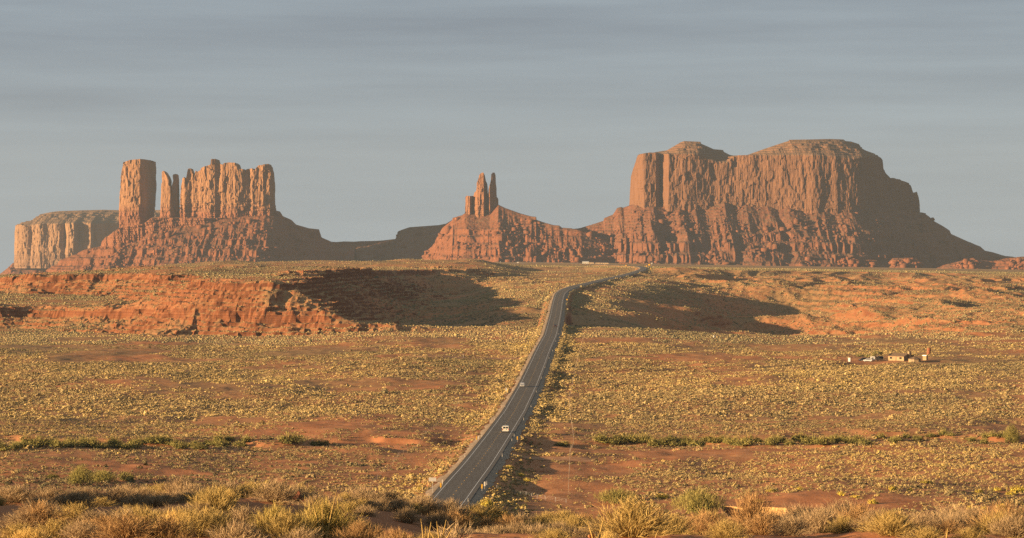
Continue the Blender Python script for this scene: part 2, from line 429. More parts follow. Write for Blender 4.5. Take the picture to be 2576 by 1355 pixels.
# ---- ground material
gm, t, b = newmat('desert_ground', 0.95, 0.03); g = NG(t)
geo = g.n('ShaderNodeNewGeometry'); pos = geo.outputs['Position']
sx = g.n('ShaderNodeSeparateXYZ', {0: pos}); sn = g.n('ShaderNodeSeparateXYZ', {0: geo.outputs['True Normal']})
big = g.noise(g.mapv(pos, (1/90, 1/160, 1/40)), 1.0, 5, 0.6)
mid = g.noise(g.mapv(pos, (1/9, 1/14, 1/9)), 1.0, 5, 0.65)
fine = g.noise(g.mapv(pos, (1/.9, 1/1.2, 1/.9)), 1.0, 4, 0.6)
soil = g.ramp(mid, [(0.28, (.32,.130,.056)), (0.5, (.46,.196,.086)), (0.72, (.55,.25,.115))])
soil = g.mix(g.math('MULTIPLY', fine, 0.35), soil, (.19,.078,.041))
# thin cover of low grass and brush between the bushes
mot = g.noise(g.mapv(pos, (1/3.2, 1/5.5, 1/3)), 1.0, 3, 0.7)
brush = g.ramp(mot, [(0.30, (.14,.105,.055)), (0.50, (.24,.178,.085)), (0.70, (.34,.25,.11))])
nm = g.n('ShaderNodeMapRange', {0: sx.outputs[1], 1: 500.0, 2: 1500.0, 3: 0.0, 4: 1.0}).outputs[0]
flatness = g.n('ShaderNodeMapRange', {0: sn.outputs[2], 1: 0.80, 2: 0.955, 3: 0.0, 4: 1.0}).outputs[0]
cov = g.ramp(g.math('ADD', g.math('MULTIPLY', big, 0.75), g.math('MULTIPLY', mid, 0.25)), [(0.40, 0.0), (0.56, 1.0)])
cov = g.math('MULTIPLY', g.math('MULTIPLY', cov, flatness), g.math('MULTIPLY_ADD', nm, 0.55, 0.12))
far = g.n('ShaderNodeMapRange', {0: sx.outputs[1], 1: 3900.0, 2: 4700.0, 3: 0.0, 4: 0.75}).outputs[0]
cov = g.math('MAXIMUM', cov, g.math('MULTIPLY', far, flatness))
col = g.mix(cov, soil, brush)
# bedded rock where the slope is steep
warp = g.noise(g.mapv(pos, (1/70, 1/70, 1/9)), 1.0, 3, 0.5)
zz = g.math('ADD', sx.outputs[2], g.math('MULTIPLY', warp, 2.2))
bed = g.noise(g.n('ShaderNodeCombineXYZ', {2: g.math('MULTIPLY', zz, 0.75)}).outputs[0], 1.0, 4, 0.7)
rockc = g.ramp(bed, [(0.30, (.070,.032,.019)), (0.46, (.120,.053,.029)), (0.60, (.165,.078,.041)), (0.74, (.23,.128,.073))])
rockc = g.mix(g.math('MULTIPLY', g.noise(g.mapv(pos, (1/4, 1/4, 1/1.5)), 1.0, 4), 0.5), rockc, (.26,.085,.036))
steep = g.n('ShaderNodeMapRange', {0: sn.outputs[2], 1: 0.93, 2: 0.78, 3: 0.0, 4: 1.0}).outputs[0]
col = g.mix(steep, col, rockc)
g.link(col, b.inputs['Base Color'])
bmp = g.n('ShaderNodeBump', {'Strength': 0.55, 'Distance': 0.5, 'Height': g.math('ADD', mid, g.math('MULTIPLY', fine, 0.25))})
g.link(bmp.outputs[0], b.inputs['Normal'])
ground = mesh_np('ground', np.stack([XX, YY, ZZ], -1).reshape(-1, 3), grid_quads(len(rows), len(bc)), mat=gm)
ground.data.polygons.foreach_set('use_smooth', np.repeat(rows[:-1] < 1850, len(bc)-1))
tag(ground, kind='structure')

# ================================================================== HIGHWAY
def strip(o0, o1, y0, y1, dz0, dz1=None, step=3.0, ys=None):
    """ribbon along the road between two offsets from its centre line"""
    dz1 = dz0 if dz1 is None else dz1
    Y = np.arange(y0, y1+step*.5, step) if ys is None else ys
    xr, sl, z = xroad(Y), np.interp(Y, YT, xslope_t), zroad(Y)
    nx, ny = 1/np.sqrt(1+sl*sl), -sl/np.sqrt(1+sl*sl)
    V = np.stack([np.stack([xr+nx*o, Y+ny*o, z+d], -1) for o, d in ((o0, dz0), (o1, dz1))], 1).reshape(-1, 3)
    return V, grid_quads(len(Y), 2)
def cat(parts):
    vs, qs, n = [], [], 0
    for v, q in parts: vs.append(v); qs.append(q+n); n += len(v)
    return np.concatenate(vs), np.concatenate(qs)
am, t, b = newmat('asphalt', 0.85, 0.25); g = NG(t)
pos = g.n('ShaderNodeNewGeometry').outputs['Position']
na = g.noise(g.mapv(pos, (1/1.1, 1/30, 1)), 1.0, 4, 0.6); nb = g.noise(g.mapv(pos, (1/8, 1/60, 1)), 1.0, 3, 0.5)
ca = g.ramp(g.math('ADD', g.math('MULTIPLY', na, 0.6), g.math('MULTIPLY', nb, 0.4)), [(0.35, (.066,.058,.048)), (0.65, (.104,.092,.075))])
cell = g.noise(g.mapv(pos, (2, 2, 2)), 1.0, 2)
off = g.n('ShaderNodeAttribute', attribute_name='offset').outputs['Fac']
ao = g.math('ABSOLUTE', off)
def lane(c): return g.math('EXPONENT', g.math('MULTIPLY', g.math('POWER', g.math('DIVIDE', g.math('SUBTRACT', ao, c), 0.36), 2.0), -1.0))
wp_ = g.math('MULTIPLY', g.math('ADD', lane(0.95), lane(2.55)), g.math('MULTIPLY_ADD', nb, 0.5, 0.15))
ca = g.mix(wp_, ca, (.055,.049,.041))
crack_shade = g.ramp(g.noise(g.mapv(pos, (1/6, 1/1.6, 1)), 1.0, 3, 0.6), [(0.485, 0.0), (0.50, 0.8), (0.515, 0.0)])  # dark cross lines painted for cracks and for the shadows of roadside posts
ca = g.mix(g.math('MULTIPLY', crack_shade, g.math('GREATER_THAN', g.noise(g.mapv(pos, (1/15, 1/40, 1)), 1.0, 2), 0.53)), ca, (.03,.028,.026))
g.link(g.mix(g.math('MULTIPLY', cell, 0.3), ca, (.14,.125,.10)), b.inputs['Base Color'])
_o = np.array([-4.5,-3.4,-2.9,-2.55,-2.2,-1.75,-1.3,-.95,-.6,0,.6,.95,1.3,1.75,2.2,2.55,2.9,3.4,4.5])
Rv = [strip(a_, b_, 440, 9000, 0.0) for a_, b_ in zip(_o[:-1], _o[1:])] + [strip(-4.75, -4.5, 440, 9000, -0.35, 0.0), strip(4.5, 4.75, 440, 9000, 0.0, -0.35)]
_v, _q = cat(Rv); road = mesh_np('road', _v, _q, mat=am, attr={'offset': rdist(_v[:,0], _v[:,1])}); tag(road, kind='structure')
wm = flat_mat('white_road_paint', (.60,.59,.55), 0.6, 0.3, 0.12, 0.4)
ym = flat_mat('yellow_road_paint', (.75,.42,.06), 0.6, 0.3, 0.15, 0.4)
for o in (-3.55, 3.37):
    v, q = strip(o, o+0.14, 440, 6000, 0.012); mesh_np('edge_line', v, q, mat=wm, parent=road)
dash = [strip(-0.08, 0.08, y, y+3.0, 0.012, step=1.5) for y in np.arange(446, 3300, 12.0)]
mesh_np('centre_line', *cat(dash), mat=ym, parent=road)
vm, t, b = newmat('verge_gravel', 0.95, 0.05); g = NG(t)
pos = g.n('ShaderNodeNewGeometry').outputs['Position']
nv = g.noise(g.mapv(pos, (1/.8, 1/2.5, 1)), 1.0, 5, 0.7)
g.link(g.ramp(nv, [(0.3, (.20,.145,.095)), (0.55, (.31,.235,.16)), (0.75, (.42,.34,.25))]), b.inputs['Base Color'])
for s in (-1, 1):
    Yv = np.arange(440, 4400, 3.0)
    wob = 1.1*fbm2(Yv/14, Yv*0+s*5, 3, 71)
    xr, sl, z = xroad(Yv), np.interp(Yv, YT, xslope_t), zroad(Yv)
    nx, ny = 1/np.sqrt(1+sl*sl), -sl/np.sqrt(1+sl*sl)
    rings = []
    for o, d in ((4.7, -.12), (5.6, -.22), (6.6, -.55)):
        oo = s*(o + (wob if o > 6 else 0.3*wob if o > 5 else 0))
        rings.append(np.stack([xr+nx*oo, Yv+ny*oo, z+d], -1))
    V = np.stack(rings, 1).reshape(-1, 3)
    q = grid_quads(len(Yv), 3)
    if s < 0: q = q[:, ::-1]
    tag(mesh_np('gravel_verge', V, q, mat=vm), kind='structure')
dm = flat_mat('track_dirt', (.40,.215,.115), .95, .03, .2, .4)
# side tracks leaving the road
def track(pts, w, name='dirt_track'):
    p = np.array(pts, float); n = 60
    tt = np.linspace(0, len(p)-1, n); x = np.interp(tt, np.arange(len(p)), p[:,0]); y = np.interp(tt, np.arange(len(p)), p[:,1])
    V = []
    for o in (-w, -w/2, 0, w/2, w):
        yy = y+o; V.append(np.stack([x, yy, H(x, yy)+0.10], -1))
    V = np.stack(V, 1).reshape(-1, 3)
    tag(mesh_np(name, V, grid_quads(n, 5), mat=dm), kind='structure')
yj = Y_at(1140); xj = float(xroad(yj))
track([(xj+5.5, yj), (xj+14, yj+2), (xj+30, yj+3)], 4.5)
yj2 = Y_at(893); xj2 = float(xroad(yj2))
track([(xj2-5.5, yj2), (xj2-14, yj2+6), (xj2-24, yj2+4), (xj2-70, yj2-6)], 7)
# ================================================================== BUTTES
def ZA(*p): return [(x*.3418, 345.9+y*.3418) for x, y in p]
def ZB(*p): return [(880.5+x*.2686, 377.4+y*.2686) for x, y in p]
def ZC(*p): return [(1509.4+x*.4141, 314.5+y*.4141) for x, y in p]

def rock_mat(name, hi, lo, zsplit, dark=0.5, streak=1.0, zs=1.0):
    """sandstone : smooth pale walls with varnish streaks above thin red beds"""
    m, t, b = newmat(name, 0.95, 0.03); g = NG(t)
    geo = g.n('ShaderNodeNewGeometry'); pos = geo.outputs['Position']
    s = g.n('ShaderNodeSeparateXYZ', {0: pos})
    big = g.noise(g.mapv(pos, (1/60, 1/60, 1/90)), 1.0, 4, 0.55)
    stk = g.noise(g.mapv(pos, (1/9, 1/9, 1/120)), 1.0, 5, 0.6)
    fin = g.noise(g.mapv(pos, (1/5, 1/5, 1/7)), 1.0, 4, 0.65)
    bed = g.noise(g.n('ShaderNodeCombineXYZ', {2: g.math('MULTIPLY', g.math('ADD', s.outputs[2], g.math('MULTIPLY', big, 14.0)), 0.085/zs)}).outputs[0], 1.0, 5, 0.75)
    wall = g.ramp(g.math('ADD', g.math('MULTIPLY', stk, 0.62*streak), g.math('MULTIPLY', big, 1-0.62*streak)),
                  [(0.30, tuple(c*dark for c in hi)), (0.47, hi), (0.70, tuple(min(1, c*1.22) for c in hi))])
    bedc = g.ramp(bed, [(0.32, tuple(c*.55 for c in lo)), (0.48, lo), (0.66, tuple(min(1, c*1.35) for c in lo))])
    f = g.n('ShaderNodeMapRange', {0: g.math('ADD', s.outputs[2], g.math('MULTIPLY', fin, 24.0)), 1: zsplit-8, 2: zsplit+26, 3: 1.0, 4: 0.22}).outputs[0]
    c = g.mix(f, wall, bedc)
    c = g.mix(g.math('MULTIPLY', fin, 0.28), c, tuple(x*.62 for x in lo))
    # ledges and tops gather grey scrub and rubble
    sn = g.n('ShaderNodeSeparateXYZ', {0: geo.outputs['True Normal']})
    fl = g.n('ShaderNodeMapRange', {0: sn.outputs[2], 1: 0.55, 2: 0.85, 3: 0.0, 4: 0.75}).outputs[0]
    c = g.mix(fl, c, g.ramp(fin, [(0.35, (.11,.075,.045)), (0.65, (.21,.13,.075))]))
    g.link(c, b.inputs['Base Color'])
    bp = g.n('ShaderNodeBump', {'Strength': 0.8, 'Distance': 2.5, 'Height': g.math('ADD', g.math('MULTIPLY', stk, 1.2), g.math('ADD', fin, g.math('MULTIPLY', bed, 0.6)))})
    g.link(bp.outputs[0], b.inputs['Normal'])
    return m
def talus_mat(name, base, scrub=(.11,.093,.055), amt=0.5):
    m, t, b = newmat(name, 0.95, 0.03); g = NG(t)
    geo = g.n('ShaderNodeNewGeometry'); pos = geo.outputs['Position']
    s = g.n('ShaderNodeSeparateXYZ', {0: pos}); sn = g.n('ShaderNodeSeparateXYZ', {0: geo.outputs['True Normal']})
    big = g.noise(g.mapv(pos, (1/110, 1/110, 1/60)), 1.0, 4, 0.6)
    mid = g.noise(g.mapv(pos, (1/14, 1/14, 1/14)), 1.0, 5, 0.7)
    fin = g.n('ShaderNodeTexVoronoi', {'Vector': g.mapv(pos, (1/6, 1/6, 1/6)), 'Scale': 1.0}).outputs['Color']
    fv = g.n('ShaderNodeSeparateColor', {0: fin}).outputs[0]
    c = g.ramp(mid, [(0.30, tuple(x*.66 for x in base)), (0.5, base), (0.72, tuple(min(1, x*1.35) for x in base))])
    bed = g.noise(g.n('ShaderNodeCombineXYZ', {2: g.math('MULTIPLY', g.math('ADD', s.outputs[2], g.math('MULTIPLY', big, 18.0)), 0.10)}).outputs[0], 1.0, 4, 0.7)
    c = g.mix(g.math('MULTIPLY', bed, 0.45), c, tuple(x*.60 for x in base))
    sc = g.math('MULTIPLY', g.ramp(g.math('ADD', g.math('MULTIPLY', fv, 0.45), g.math('MULTIPLY', big, 0.55)), [(0.42, 0.0), (0.66, 1.0)]), amt)
    fl = g.n('ShaderNodeMapRange', {0: sn.outputs[2], 1: 0.66, 2: 0.92, 3: 0.15, 4: 1.0}).outputs[0]
    c = g.mix(g.math('MULTIPLY', sc, fl), c, scrub)
    bl = g.ramp(g.math('MULTIPLY', fv, g.noise(g.mapv(pos, (1/40, 1/40, 1/40)), 1.0, 3)), [(0.50, 0.0), (0.56, 0.6)])
    c = g.mix(bl, c, tuple(min(1, x*1.75) for x in base))
    g.link(c, b.inputs['Base Color'])
    bp = g.n('ShaderNodeBump', {'Strength': 0.75, 'Distance': 3.0, 'Height': g.math('ADD', mid, g.math('MULTIPLY', fv, 0.4))})
    g.link(bp.outputs[0], b.inputs['Normal'])
    return m
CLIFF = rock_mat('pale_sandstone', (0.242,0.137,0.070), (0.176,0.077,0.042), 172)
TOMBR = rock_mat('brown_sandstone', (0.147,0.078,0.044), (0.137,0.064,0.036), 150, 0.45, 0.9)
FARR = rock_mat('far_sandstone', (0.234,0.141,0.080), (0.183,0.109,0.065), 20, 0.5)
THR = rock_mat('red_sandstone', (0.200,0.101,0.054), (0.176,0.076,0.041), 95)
TAL = talus_mat('red_talus', (0.160,0.064,0.033))
TALD = talus_mat('brown_talus', (0.141,0.060,0.033), amt=0.65)

def interp_poly(pts, xs, by=0):
    a = np.array(sorted(pts, key=lambda p: p[by]), float)
    return np.interp(xs, a[:,by], a[:,1-by])
def pillars(s, seed, w0, w1, n=400):
    """row of rounded piers along a wall : 0 in the cracks, 1 at the crowns"""
    r = np.random.default_rng(seed); e = np.cumsum(r.uniform(w0, w1, n)) - w1*4
    i = np.clip(np.searchsorted(e, s)-1, 0, n-2)
    t = np.clip((s-e[i])/(e[i+1]-e[i]), 0, 1); hgt = r.uniform(.45, 1.0, n)[i]
    sk = 0.62                                        # piers lean : broad side left, narrow return right
    k = r.uniform(.25, .75, n)[i]                    # break of slope on the broad face
    a = np.where(t < sk*k, t/(sk*k)*.72, .72+.28*(t-sk*k)/(sk*(1-k)))
    p = np.where(t < sk, a, 1-((t-sk)/(1-sk))**1.6)
    return np.maximum(p, 0)*hgt
def cliff(name, Y0, left, right, top, base, plan, mat, parent, rim=None, spine=0.5, ns=900, nv=110, seed=1,
          pil=((30,70,14),), rough=4.0, beds=1.6, bedy=None, ncap=26, side=0.25, capn=4.0):
    """a sheer rock mass : outlines measured on the print, plan = closed loop of (0..1 across, metres in depth)"""
    L = np.array(sorted(left, key=lambda p: p[1])); R = np.array(sorted(right, key=lambda p: p[1]))
    xl = lambda y: np.interp(y, L[:,1], L[:,0]); xr = lambda y: np.interp(y, R[:,1], R[:,0])
    T = np.array(sorted(top, key=lambda p: p[0])); BA = np.array(sorted(base, key=lambda p: p[0]))
    RM = np.array(sorted(rim, key=lambda p: p[0])) if rim else T
    m = Y0/F_PX
    wid = (BA[-1,0]-BA[0,0])*m
    pl = np.array(plan, float); pm = pl*np.array([wid, 1.0])
    seg = np.linalg.norm(np.roll(pm, -1, 0)-pm, axis=1)
    # sample the front side finely, the back coarsely
    wgt = np.where((pl[:,1]+np.roll(pl, -1, 0)[:,1])/2 <= np.median(pl[:,1]) + 1e-6, 1.0, 0.35)
    cum = np.concatenate([[0], np.cumsum(seg*wgt)]); st = np.linspace(0, cum[-1], ns, endpoint=False)
    k = np.clip(np.searchsorted(cum, st, side='right')-1, 0, len(pl)-1); f = (st-cum[k])/np.maximum(cum[k+1]-cum[k], 1e-9)
    pts = pl[k] + (np.roll(pl, -1, 0)[k]-pl[k])*f[:,None]
    cx, dep = pts[:,0], pts[:,1]
    arc = np.concatenate([[0], np.cumsum(seg)])[k] + seg[k]*f
    tx, ty = np.roll(cx, -2)*wid-np.roll(cx, 2)*wid, np.roll(dep, -2)-np.roll(dep, 2)
    ln = np.hypot(tx, ty)+1e-9; nx, ny = ty/ln, -tx/ln
    kk = 5
    nx = sum(np.roll(nx, j) for j in range(-kk, kk+1))/(2*kk+1); ny = sum(np.roll(ny, j) for j in range(-kk, kk+1))/(2*kk+1)
    v = np.linspace(0, 1, nv)
    ytopmin = RM[:,1].min()
    xt = np.clip(lerp(BA[0,0], BA[-1,0], cx), RM[0,0], RM[-1,0]); yt = np.interp(xt, RM[:,0], RM[:,1])
    for _ in range(3): yt = np.interp(np.clip(xt, xl(yt), xr(yt)), RM[:,0], RM[:,1])
    yb = np.interp(lerp(BA[0,0], BA[-1,0], cx), BA[:,0], BA[:,1])
    yD = yb[None,:] + (yt-yb)[None,:]*v[:,None]
    xbase = lerp(BA[0,0], BA[-1,0], cx)[None,:]       # columns rise straight; only the flanks follow the outline
    x = np.clip(xbase, xl(yD), xr(yD))
    Xw, Zw = (x-CX0)*m, (HY0-yD)*m
    disp = np.zeros_like(Xw)
    for q, (w0, w1, amp) in enumerate(pil):
        lean = 1.2*n2d(arc[None,:]/60, Zw/80, seed+q*13)
        fade = 0.55+0.45*n2d(arc[None,:]/70+q, Zw/110, seed+5+q)
        disp += amp*fade*(pillars((arc[None,:]+lean).ravel(), seed*31+q, w0, w1).reshape(Xw.shape)-0.6)
    # slabs that have come away between joints
    for q, (sa, sz, am) in enumerate(((26, 60, .75), (11, 26, .5))):
        cxl = np.floor(arc[None,:]/sa + .35*n2d(Zw/50, arc[None,:]*0+q, seed+60+q)).astype(np.int64); ju = _h(cxl, cxl*0, cxl*0, seed+61+q)
        czl = np.floor(Zw/sz + ju*3 + .25*n2d(arc[None,:]/14, Zw/30, seed+62)).astype(np.int64)
        disp += rough*am*_h(cxl, czl, czl*0, seed+63+q)
    disp += .6*rough*fbm3(arc[None,:]/22, Zw/34, seed*1.7, 4, seed+3) + rough*0.5*fbm3(arc[None,:]/6, Zw/14, seed*2.1, 2, seed+4)
    # thin beds : deeper set in the lower part, each a small ledge
    zb = Zw + 2*n2d(arc[None,:]/40, Zw/30, seed+8)
    lo = 1.0 if bedy is None else sst((HY0-bedy)*m+10, (HY0-bedy)*m-14, Zw)
    saw = (zb/6.5) % 1.0; cell = np.floor(zb/6.5)
    disp += beds*lo*(n2d(cell*3.7, arc[None,:]/25, seed+9)*1.3 - saw*1.2)
    disp += lo*beds*0.8*(pillars((arc[None,:]+3*cell).ravel(), seed*77, 6, 18, 1500).reshape(Xw.shape)-.6)
    sil = side + (1-side)*np.abs(ny)[None,:]
    Xf = Xw + nx[None,:]*disp*sil*np.where(np.abs(nx) > .7, 0.6, 1)[None,:]; Yf = Y0 + dep[None,:] + ny[None,:]*disp
    V = [np.stack([Xf, Yf, Zw], -1)]
    # cap
    q = np.linspace(0, 1, ncap)[1:]
    spd = spine if not isinstance(spine, (list, tuple)) else np.interp(cx, [s[0] for s in spine], [s[1] for s in spine])
    dmin, dmax = dep.min(), dep.max(); sy = Y0 + (lerp(dmin, dmax, spd) if np.ndim(spd) == 0 else spd)
    ytc = np.interp(x[-1], T[:,0], T[:,1])
    for a in q:
        yy = Yf[-1] + (sy-Yf[-1])*a
        gg = a**0.8 if rim else a
        yd = yt + (ytc-yt)*gg
        xx = Xf[-1] + ((x[-1]-CX0)*m-Xf[-1])*a
        z = (HY0-yd)*m
        if rim:
            hgt = np.maximum((yt-ytc)*m, 0); amp = np.minimum(capn, hgt*0.12)*np.sin(a*np.pi)
            z = z + amp*fbm2(xx/28, yy/28, 3, seed+21)
            z = lerp(z, terrace(z, 9.0, 0.9), 0.6*sst(0.02, .1, a)*sst(1.0, .97, a)*sst(5, 20, hgt))
            yy = yy - 7*np.sin(a*np.pi)*ridged2(xx/45, z/60, 2, seed+22)*sst(6, 25, hgt)
        else:
            z = z + 1.2*n2d(xx/9, yy/9, seed+23)*np.sin(a*np.pi)
        V.append(np.stack([xx, yy, z], -1)[None])
    V = np.concatenate(V, 0); nr = V.shape[0]
    return mesh_np(name, V.reshape(-1, 3), grid_quads(nr, ns, True), mat=mat, parent=parent)

_q = np.random.default_rng(3)
_cube = np.array([(-1,-1,-1),(1,-1,-1),(1,1,-1),(-1,1,-1),(-1,-1,1),(1,-1,1),(1,1,1),(-1,1,1)], float)
def _rot(a, b):
    ca, sa, cb, sb = math.cos(a), math.sin(a), math.cos(b), math.sin(b)
    return np.array([[ca,-sa,0],[sa,ca,0],[0,0,1]]) @ np.array([[1,0,0],[0,cb,-sb],[0,sb,cb]])
BLOCK = ([(_cube*_q.uniform(.6, 1.1, (8, 3))) @ _rot(_q.uniform(0, 3), _q.uniform(-.5, .5)).T for _ in range(4)],
         np.array([(3,2,1,0),(4,5,6,7),(0,1,5,4),(1,2,6,5),(2,3,7,6),(3,0,4,7)]))
def talus(name, Yc, crest, mat, parent, zb=-70, slope=30, back=120, dx=1.15, nrow=120, seed=1, gully=1.0, ledges=((0,9),), toe=1.35,
          bulge=None, rightcut=None, ramp0=None, depthf=None):
    """apron of rubble below a cliff : crest line measured on the print, running down to the plain in front and behind"""
    C = np.array(sorted(crest, key=lambda p: p[0]), float)
    xs = np.arange(C[0,0], C[-1,0]+dx*.5, dx); yc = np.interp(xs, C[:,0], C[:,1])
    m = Yc/F_PX; X = (xs-CX0)*m; Zc = (HY0-yc)*m
    zbv = np.interp(xs, [p[0] for p in zb], [p[1] for p in zb]) if isinstance(zb, (list, tuple)) else np.full(len(xs), float(zb))
    h = np.maximum(Zc-zbv, 4.0)
    Wd = h/math.tan(rad(slope))*1.25 + 12
    k = 41; Wd = np.convolve(np.pad(Wd, k//2, mode='edge'), np.hanning(k)/np.hanning(k).sum(), mode='valid')
    if bulge is not None: Wd = Wd*np.interp(xs, [b[0] for b in bulge], [b[1] for b in bulge])
    yo = np.interp(xs, [b[0] for b in depthf], [b[1] for b in depthf]) if depthf else np.zeros(len(xs))
    t = np.concatenate([np.linspace(0, 1, nrow), 1+np.linspace(0, 1, 14)[1:]])
    tt = np.minimum(t, 1.0)[:,None]
    Y = np.where(t[:,None] <= 1, Yc+yo[None,:]-Wd[None,:]*(1-t[:,None]), Yc+yo[None,:]+(t[:,None]-1)*back)
    Xg = np.broadcast_to(X[None,:], Y.shape).copy()
    # radiating ribs and gullies, finer towards the foot
    wx = Xg + 9*n2d(Xg/60, Y/200, seed+1)
    wx = wx + 40*n2d(Xg/210, Y*0+seed, seed+5)            # uneven spacing
    rib = ridged2(wx/92, Y/330, 4, seed+2)*(0.75+0.6*n2d(Xg/170, Y/400, seed+11)); rib2 = ridged2(wx/21, Y/110, 3, seed+3)
    dn = np.sin(np.pi*np.clip(tt, 0, 1)**0.75)
    f = tt**toe
    z = zbv[None,:] + h[None,:]*f
    z = z + gully*dn*np.minimum(h, 150)[None,:]*(0.115*rib + 0.050*rib2)
    # rock steps
    for q, (z0, hh) in enumerate(ledges):
        msk = sst(-0.25, 0.25, n2d(Xg/110, Y/140, seed+30+q)+0.12)
        zl = z0 + 5*n2d(Xg/160, Y/200, seed+40+q)
        u = (z-zl)/hh
        z = z + msk*hh*0.6*np.where((u > -1.2) & (u < 1.2), np.tanh(u*5)*(1-np.abs(u)/1.2), 0)
    zt = terrace(z + 2*n2d(Xg/50, Y/50, seed+9), 10.0, 0.9)
    z = lerp(z, zt, 0.5*sst(0.0, 0.4, n2d(Xg/110, Y/160, seed+10)+0.15)*sst(1.0, .9, tt))
    z = z + sst(1, .92, tt)*(2.4*fbm2(Xg/14, Y/14, 3, seed+6) + 2.2*np.maximum(fbm2(Xg/8, Y/8, 2, seed+7), 0.15))
    bz = zbv[None,:]*np.ones_like(z)
    tb = np.clip(t[:,None]-1, 0, 1)
    z = np.where(t[:,None] > 1, Zc[None,:]+(bz-Zc[None,:])*tb**1.0*0.8, z)
    # crest keeps its measured line
    z = np.minimum(z, Zc[None,:] + 14*(1-tt))
    o = mesh_np(name, np.stack([Xg, Y, z], -1).reshape(-1, 3), grid_quads(len(t), len(xs)), mat=mat, parent=parent)
    # fallen blocks
    q = np.random.default_rng(seed); n = int(len(xs)*2.2*gully)
    i = q.integers(2, nrow-3, n); j = q.integers(3, len(xs)-3, n)
    ok = (h[j] > 25) & (z[i, j] < Zc[j]-6) & (n2d(Xg[i, j]/80, Y[i, j]/80, seed+71) > -.25); i, j = i[ok], j[ok]; n = len(i)
    r = np.exp(q.normal(math.log(1.9), .7, n)); r = np.minimum(r, 11)
    v, f = BLOCK; k = q.integers(0, 4, n); V = np.stack([b[0] for b in v])[k] if False else np.stack([v[a] for a in k])
    V = V*r[:,None,None]*q.uniform(.7, 1.3, (n, 1, 3)) + np.stack([Xg[i, j], Y[i, j], z[i, j]+r*.2], -1)[:,None,:]
    F = (f[None] + (np.arange(n)*8)[:,None,None]).reshape(-1, 4)
    if n: tag(mesh_np('boulders', V.reshape(-1, 3), quads=F, mat=mat, parent=parent), kind='stuff')
    return o

# ---- far fluted mesa on the left
YF = 13000
o = empty('fluted_mesa', P(170, 690, YF), label='far flat-topped mesa with deeply fluted walls, behind the tall tower at far left', cat='mesa')
cliff('cliff', YF, ZA((215,560),(180,610),(110,650),(103,700),(100,800),(95,900),(92,960)), ZA((1240,540),(1300,700),(1300,960)),
      ZA((180,610),(215,560),(310,541),(360,536),(500,531),(640,527),(690,526),(880,530),(1180,527),(1240,530)), ZA((95,965),(1300,965)),
      [(0,20),(.05,-40),(.18,-110),(.36,-120),(.50,-90),(.62,20),(.80,160),(1,300),(1,600),(0.4,600),(0,260)], FARR, o,
      rim=ZA((100,655),(110,650),(160,640),(215,655),(330,640),(480,640),(640,635),(720,640),(880,630),(1180,640),(1300,640)),
      spine=[(0,300),(1,300)], ns=1100, nv=90, seed=5, pil=((55,105,52),(18,40,10)), rough=6, beds=0.4, capn=8, ncap=34)
talus('talus_slope', YF+60, ZA((-260,1090),(-120,1060),(0,1006),(60,960),(95,925),(200,930),(420,900),(600,880),(900,880),(1300,900)), TAL, o, zb=-190, seed=12, back=300, gully=.7, nrow=80)

# ---- tall tower, spires and crested wall on the left
YC_ = 10000
o = empty('castle_butte', P(480, 690, YC_), label='sandstone butte at left with a blocky tower, thin spires and a crested wall', cat='butte')
cliff('tower', YC_+95, ZA((960,172),(932,185),(915,250),(903,330),(893,420),(883,500),(880,560),(884,640),(870,720)), ZA((1095,170),(1122,176),(1127,240),(1125,300),(1128,350),(1122,450),(1118,520),(1112,590),(1090,720)),
      ZA((900,200),(930,187),(965,173),(1050,166),(1100,168),(1122,176),(1140,190)), ZA((870,715),(1130,715)),
      [(0,-10),(.10,-52),(.36,-72),(.70,-76),(.80,-58),(.86,-10),(.97,55),(1,80),(.6,110),(.12,80)], CLIFF, o, spine=0.5, ns=520, nv=150, seed=21,
      pil=((40,80,9),(14,30,3.0)), rough=5, beds=2.0, bedy=345.9+520*.3418, ncap=14)
cliff('spire', YC_+15, ZA((1204,250),(1198,262),(1200,330),(1192,400),(1188,480),(1182,560),(1172,680),(1168,760)), ZA((1216,250),(1224,264),(1242,292),(1252,320),(1249,352),(1264,368),(1268,450),(1280,520),(1305,600),(1330,760)),
      ZA((1150,300),(1200,256),(1210,249),(1224,262),(1300,300)), ZA((1168,755),(1330,755)), [(0,-8),(.2,-38),(.6,-50),(.9,-24),(1,10),(.7,44),(.2,36)], CLIFF, o, ns=260, nv=140, seed=22, pil=((18,36,5),), rough=3.5, beds=2, bedy=345.9+500*.3418, ncap=8)
cliff('spire', YC_+20, ZA((1284,276),(1277,284),(1283,320),(1270,370),(1268,440),(1262,520),(1250,700)), ZA((1304,274),(1312,282),(1313,350),(1317,430),(1321,500),(1322,600),(1330,700)),
      ZA((1260,300),(1282,276),(1298,272),(1310,278),(1330,300)), ZA((1250,695),(1330,695)), [(0,-8),(.2,-26),(.7,-30),(1,0),(.7,28),(.2,26)], CLIFF, o, ns=200, nv=120, seed=23, pil=((14,28,4),), rough=3, beds=2, bedy=345.9+480*.3418, ncap=8)
